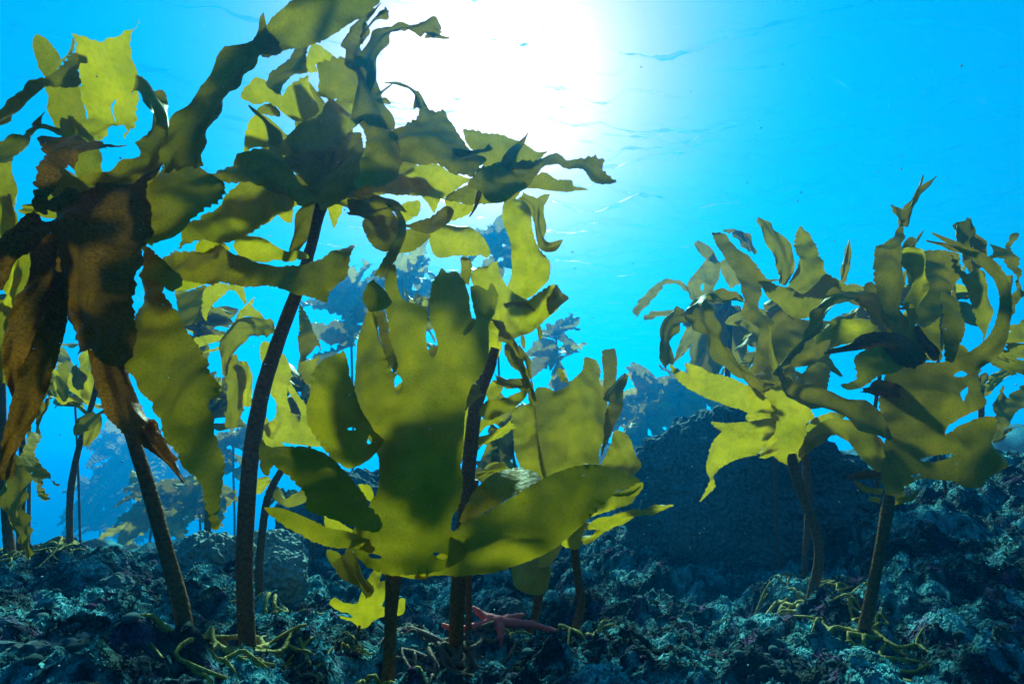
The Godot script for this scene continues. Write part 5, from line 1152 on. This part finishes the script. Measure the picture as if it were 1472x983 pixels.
func make_small_life() -> void:
	rng.seed = 909
	# little branching tufts of coralline turf
	var st := SurfaceTool.new()
	st.begin(Mesh.PRIMITIVE_TRIANGLES)
	for k in 7:
		var a := TAU * k / 7.0
		var lean := Vector3(cos(a), 0, sin(a)) * rng.randf_range(0.2, 0.9)
		var tip := Vector3(lean.x, rng.randf_range(0.6, 1.1), lean.z)
		var side := Vector3(-sin(a), 0, cos(a)) * 0.11
		var mid := tip * 0.55 + Vector3(0, 0.1, 0)
		for tri in [[-side * 0.7, side * 0.7, mid + side], [-side * 0.7, mid + side, mid - side], [mid - side, mid + side, tip + side * 0.5], [mid - side, tip + side * 0.5, tip - side * 1.6]]:
			for p in tri:
				st.add_vertex(p)
	st.generate_normals()
	var tuft := st.commit()
	var spots := []
	for k in 95000:
		var z := -0.55 - 3.2 * pow(rng.randf(), 1.25)
		var x := rng.randf_range(-1.1, 1.1) * (0.25 - z * 1.05)
		if n_patch.get_noise_2d(x * 2.0 + 11.0, z * 2.0) + rng.randf_range(-0.25, 0.25) < -0.12:
			continue
		var s := rng.randf_range(0.003, 0.009) * (1.0 + 0.25 * absf(z))
		var b := Basis(Vector3.UP, rng.randf() * TAU).scaled(Vector3(s, s * rng.randf_range(0.6, 1.2), s))
		b = Basis(Vector3.RIGHT, rng.randf_range(-0.6, 0.6)) * Basis(Vector3.BACK, rng.randf_range(-0.6, 0.6)) * b
		var c := reef_color(x, 0, z)
		var g := rng.randf_range(0.7, 1.5)
		spots.append([Transform3D(b, Vector3(x, bed_height(x, z) - 0.003, z)), Color(minf(c.r * g, 1), minf(c.g * g, 1), minf(c.b * g, 1))])
	scatter("algal_turf", "short fuzzy algal turf covering the reef floor", tuft, spots, mats["turf"])
	var ball := SphereMesh.new()
	ball.radius = 1.0
	ball.height = 2.0
	ball.radial_segments = 8
	ball.rings = 5
	var bits := []
	for k in 5000:
		var z := -0.6 - 2.8 * pow(rng.randf(), 1.2)
		var x := rng.randf_range(-1.1, 1.1) * (0.25 - z * 1.05)
		var s := 0.003 + 0.010 * pow(rng.randf(), 3.0)
		var b := Basis.from_euler(Vector3(rng.randf(), rng.randf(), rng.randf()) * TAU).scaled(Vector3(s, s * rng.randf_range(0.5, 0.9), s * rng.randf_range(0.6, 1.0)))
		var g := rng.randf_range(0.12, 0.5)
		var c := Color(g * 0.5, g * 0.95, g) if rng.randf() < 0.75 else Color(g * 0.7, g * 0.3, g * 0.75)
		bits.append([Transform3D(b, Vector3(x, bed_height(x, z) + s * 0.1, z)), c])
	scatter("reef_rubble", "small pale and purple coralline nodules strewn over the reef floor", ball, bits, mats["nodule"])
	var flakes := []
	for k in 700:
		var d := 0.35 + 2.6 * rng.randf()
		var p := Vector3(rng.randf_range(-0.98, 0.98) * d, 0.5 + 0.21 * d + rng.randf_range(-0.62, 0.62) * d, -d)
		var s := 0.0005 + 0.0014 * pow(rng.randf(), 3.0) * minf(d, 1.6)
		flakes.append([Transform3D(Basis.from_euler(Vector3(rng.randf(), rng.randf(), 0) * TAU).scaled(Vector3(s, s * 0.8, s * 1.2)), p), Color.WHITE])
	scatter("marine_snow", "pale specks of drifting matter in the water", ball, flakes, mats["snow"])


func scatter(called: String, label: String, mesh: Mesh, spots: Array, material: Material) -> void:
	var mm := MultiMesh.new()
	mm.transform_format = MultiMesh.TRANSFORM_3D
	mm.use_colors = true
	mm.mesh = mesh
	mm.instance_count = spots.size()
	for k in spots.size():
		mm.set_instance_transform(k, spots[k][0])
		mm.set_instance_color(k, spots[k][1])
	var o := MultiMeshInstance3D.new()
	o.name = called
	o.multimesh = mm
	o.material_override = material
	o.set_meta("kind", "stuff")
	o.set_meta("label", label)
	o.set_meta("category", "reef growth" if called != "marine_snow" else "particles")
	add_child(o)


# ground level at places on the reef (x, y, z)
const BED := [[-.715,.189,-.833], [-.592,.176,-.866], [-.48,.14,-.946], [-.56,.162,-1.012], [-.516,.115,-1.155], [-.954,.184,-1.09], [-.873,.158,-1.248], [-1.493,.187,-1.702], [-1.566,.181,-2.01], [-1.251,.152,-1.914], [-.961,.124,-1.818], [-.727,.075,-1.675], [-.593,.065,-1.728], [-.232,.048,-1.118], [-.383,.018,-1.432], [-.142,.013,-1.484], [-.032,-.036,-1.698], [.05,-.053,-1.753], [.159,-.041,-1.649], [-.388,-.038,-1.852], [-.223,-.031,-2.158], [.183,-.043,-2.364], [-.765,.042,-2.653], [-.131,.005,-2.968], [.553,.09,-2.745], [.342,.076,-1.112], [.83,.077,-1.623], [.939,.071,-1.85], [.782,.095,-1.313], [.621,.097,-1.057], [.775,.118,-1.001], [1.097,.173,-1.245], [1.431,.301,-1.576], [1.291,.244,-1.588], [1.347,.312,-1.829], [1.908,.552,-2.034], [2.015,.464,-2.359], [1.799,.476,-2.05], [1.364,.236,-1.999], [.616,-.012,-1.949], [1.323,.097,-2.335], [-.705,-.233,-4.245], [-2.638,-.249,-3.431], [-2.862,-.24,-3.224], [-1.808,-.208,-3.422], [1.764,.582,-4.276], [5.724,.831,-6.064], [3.655,.535,-5.104], [2.438,.449,-9.212], [-1.587,-.464,-9.406], [-5.086,-2.29,-9.794], [-11.541,-3.84,-15.235], [-12.599,-5.447,-21.711], [-10.743,-1.98,-8.706], [-23.559,-4.46,-17.412], [-4.734,-1.042,-7.454], [-3.793,-.958,-7.047], [-15.039,-5.01,-22.896], [-16.995,-5.483,-23.763], [-14.787,-5.755,-24.843], [-2.087,-.424,-7.322], [-1.247,-.373,-6.923], [-.125,-.144,-6.281], [.531,.22,-6.603], [.547,.295,-6.781], [1.678,.66,-8.288], [1.994,.784,-7.464], [2.457,.869,-7.262], [1.657,.629,-6.71], [-1.318,.047,-3.286], [-4.434,-1.604,-9.168], [1.618,.387,-2.069], [-.146,-.072,-3.311], [-2.911,-.095,-3.449], [-2.795,-.119,-3.71], [-1.3,-.038,-2.466], [-.816,.013,-2.353], [-1.372,-.092,-2.579], [.026,.041,-2.347], [-.376,-.009,-2.46], [1.045,.035,-2.246], [1.454,.222,-2.206], [-2.013,.041,-2.347], [-4,-1.6,-8], [-8,-3,-10], [-3,-2.2,-12], [0,-1.8,-13], [4,-1.5,-14], [-12,-3,-6], [-6,-2,-5], [-9,-2.6,-16], [8,-1.5,-12], [0,-3,-19], [-5,-1.6,-6.5], [-3.6,-.9,-5.2]]
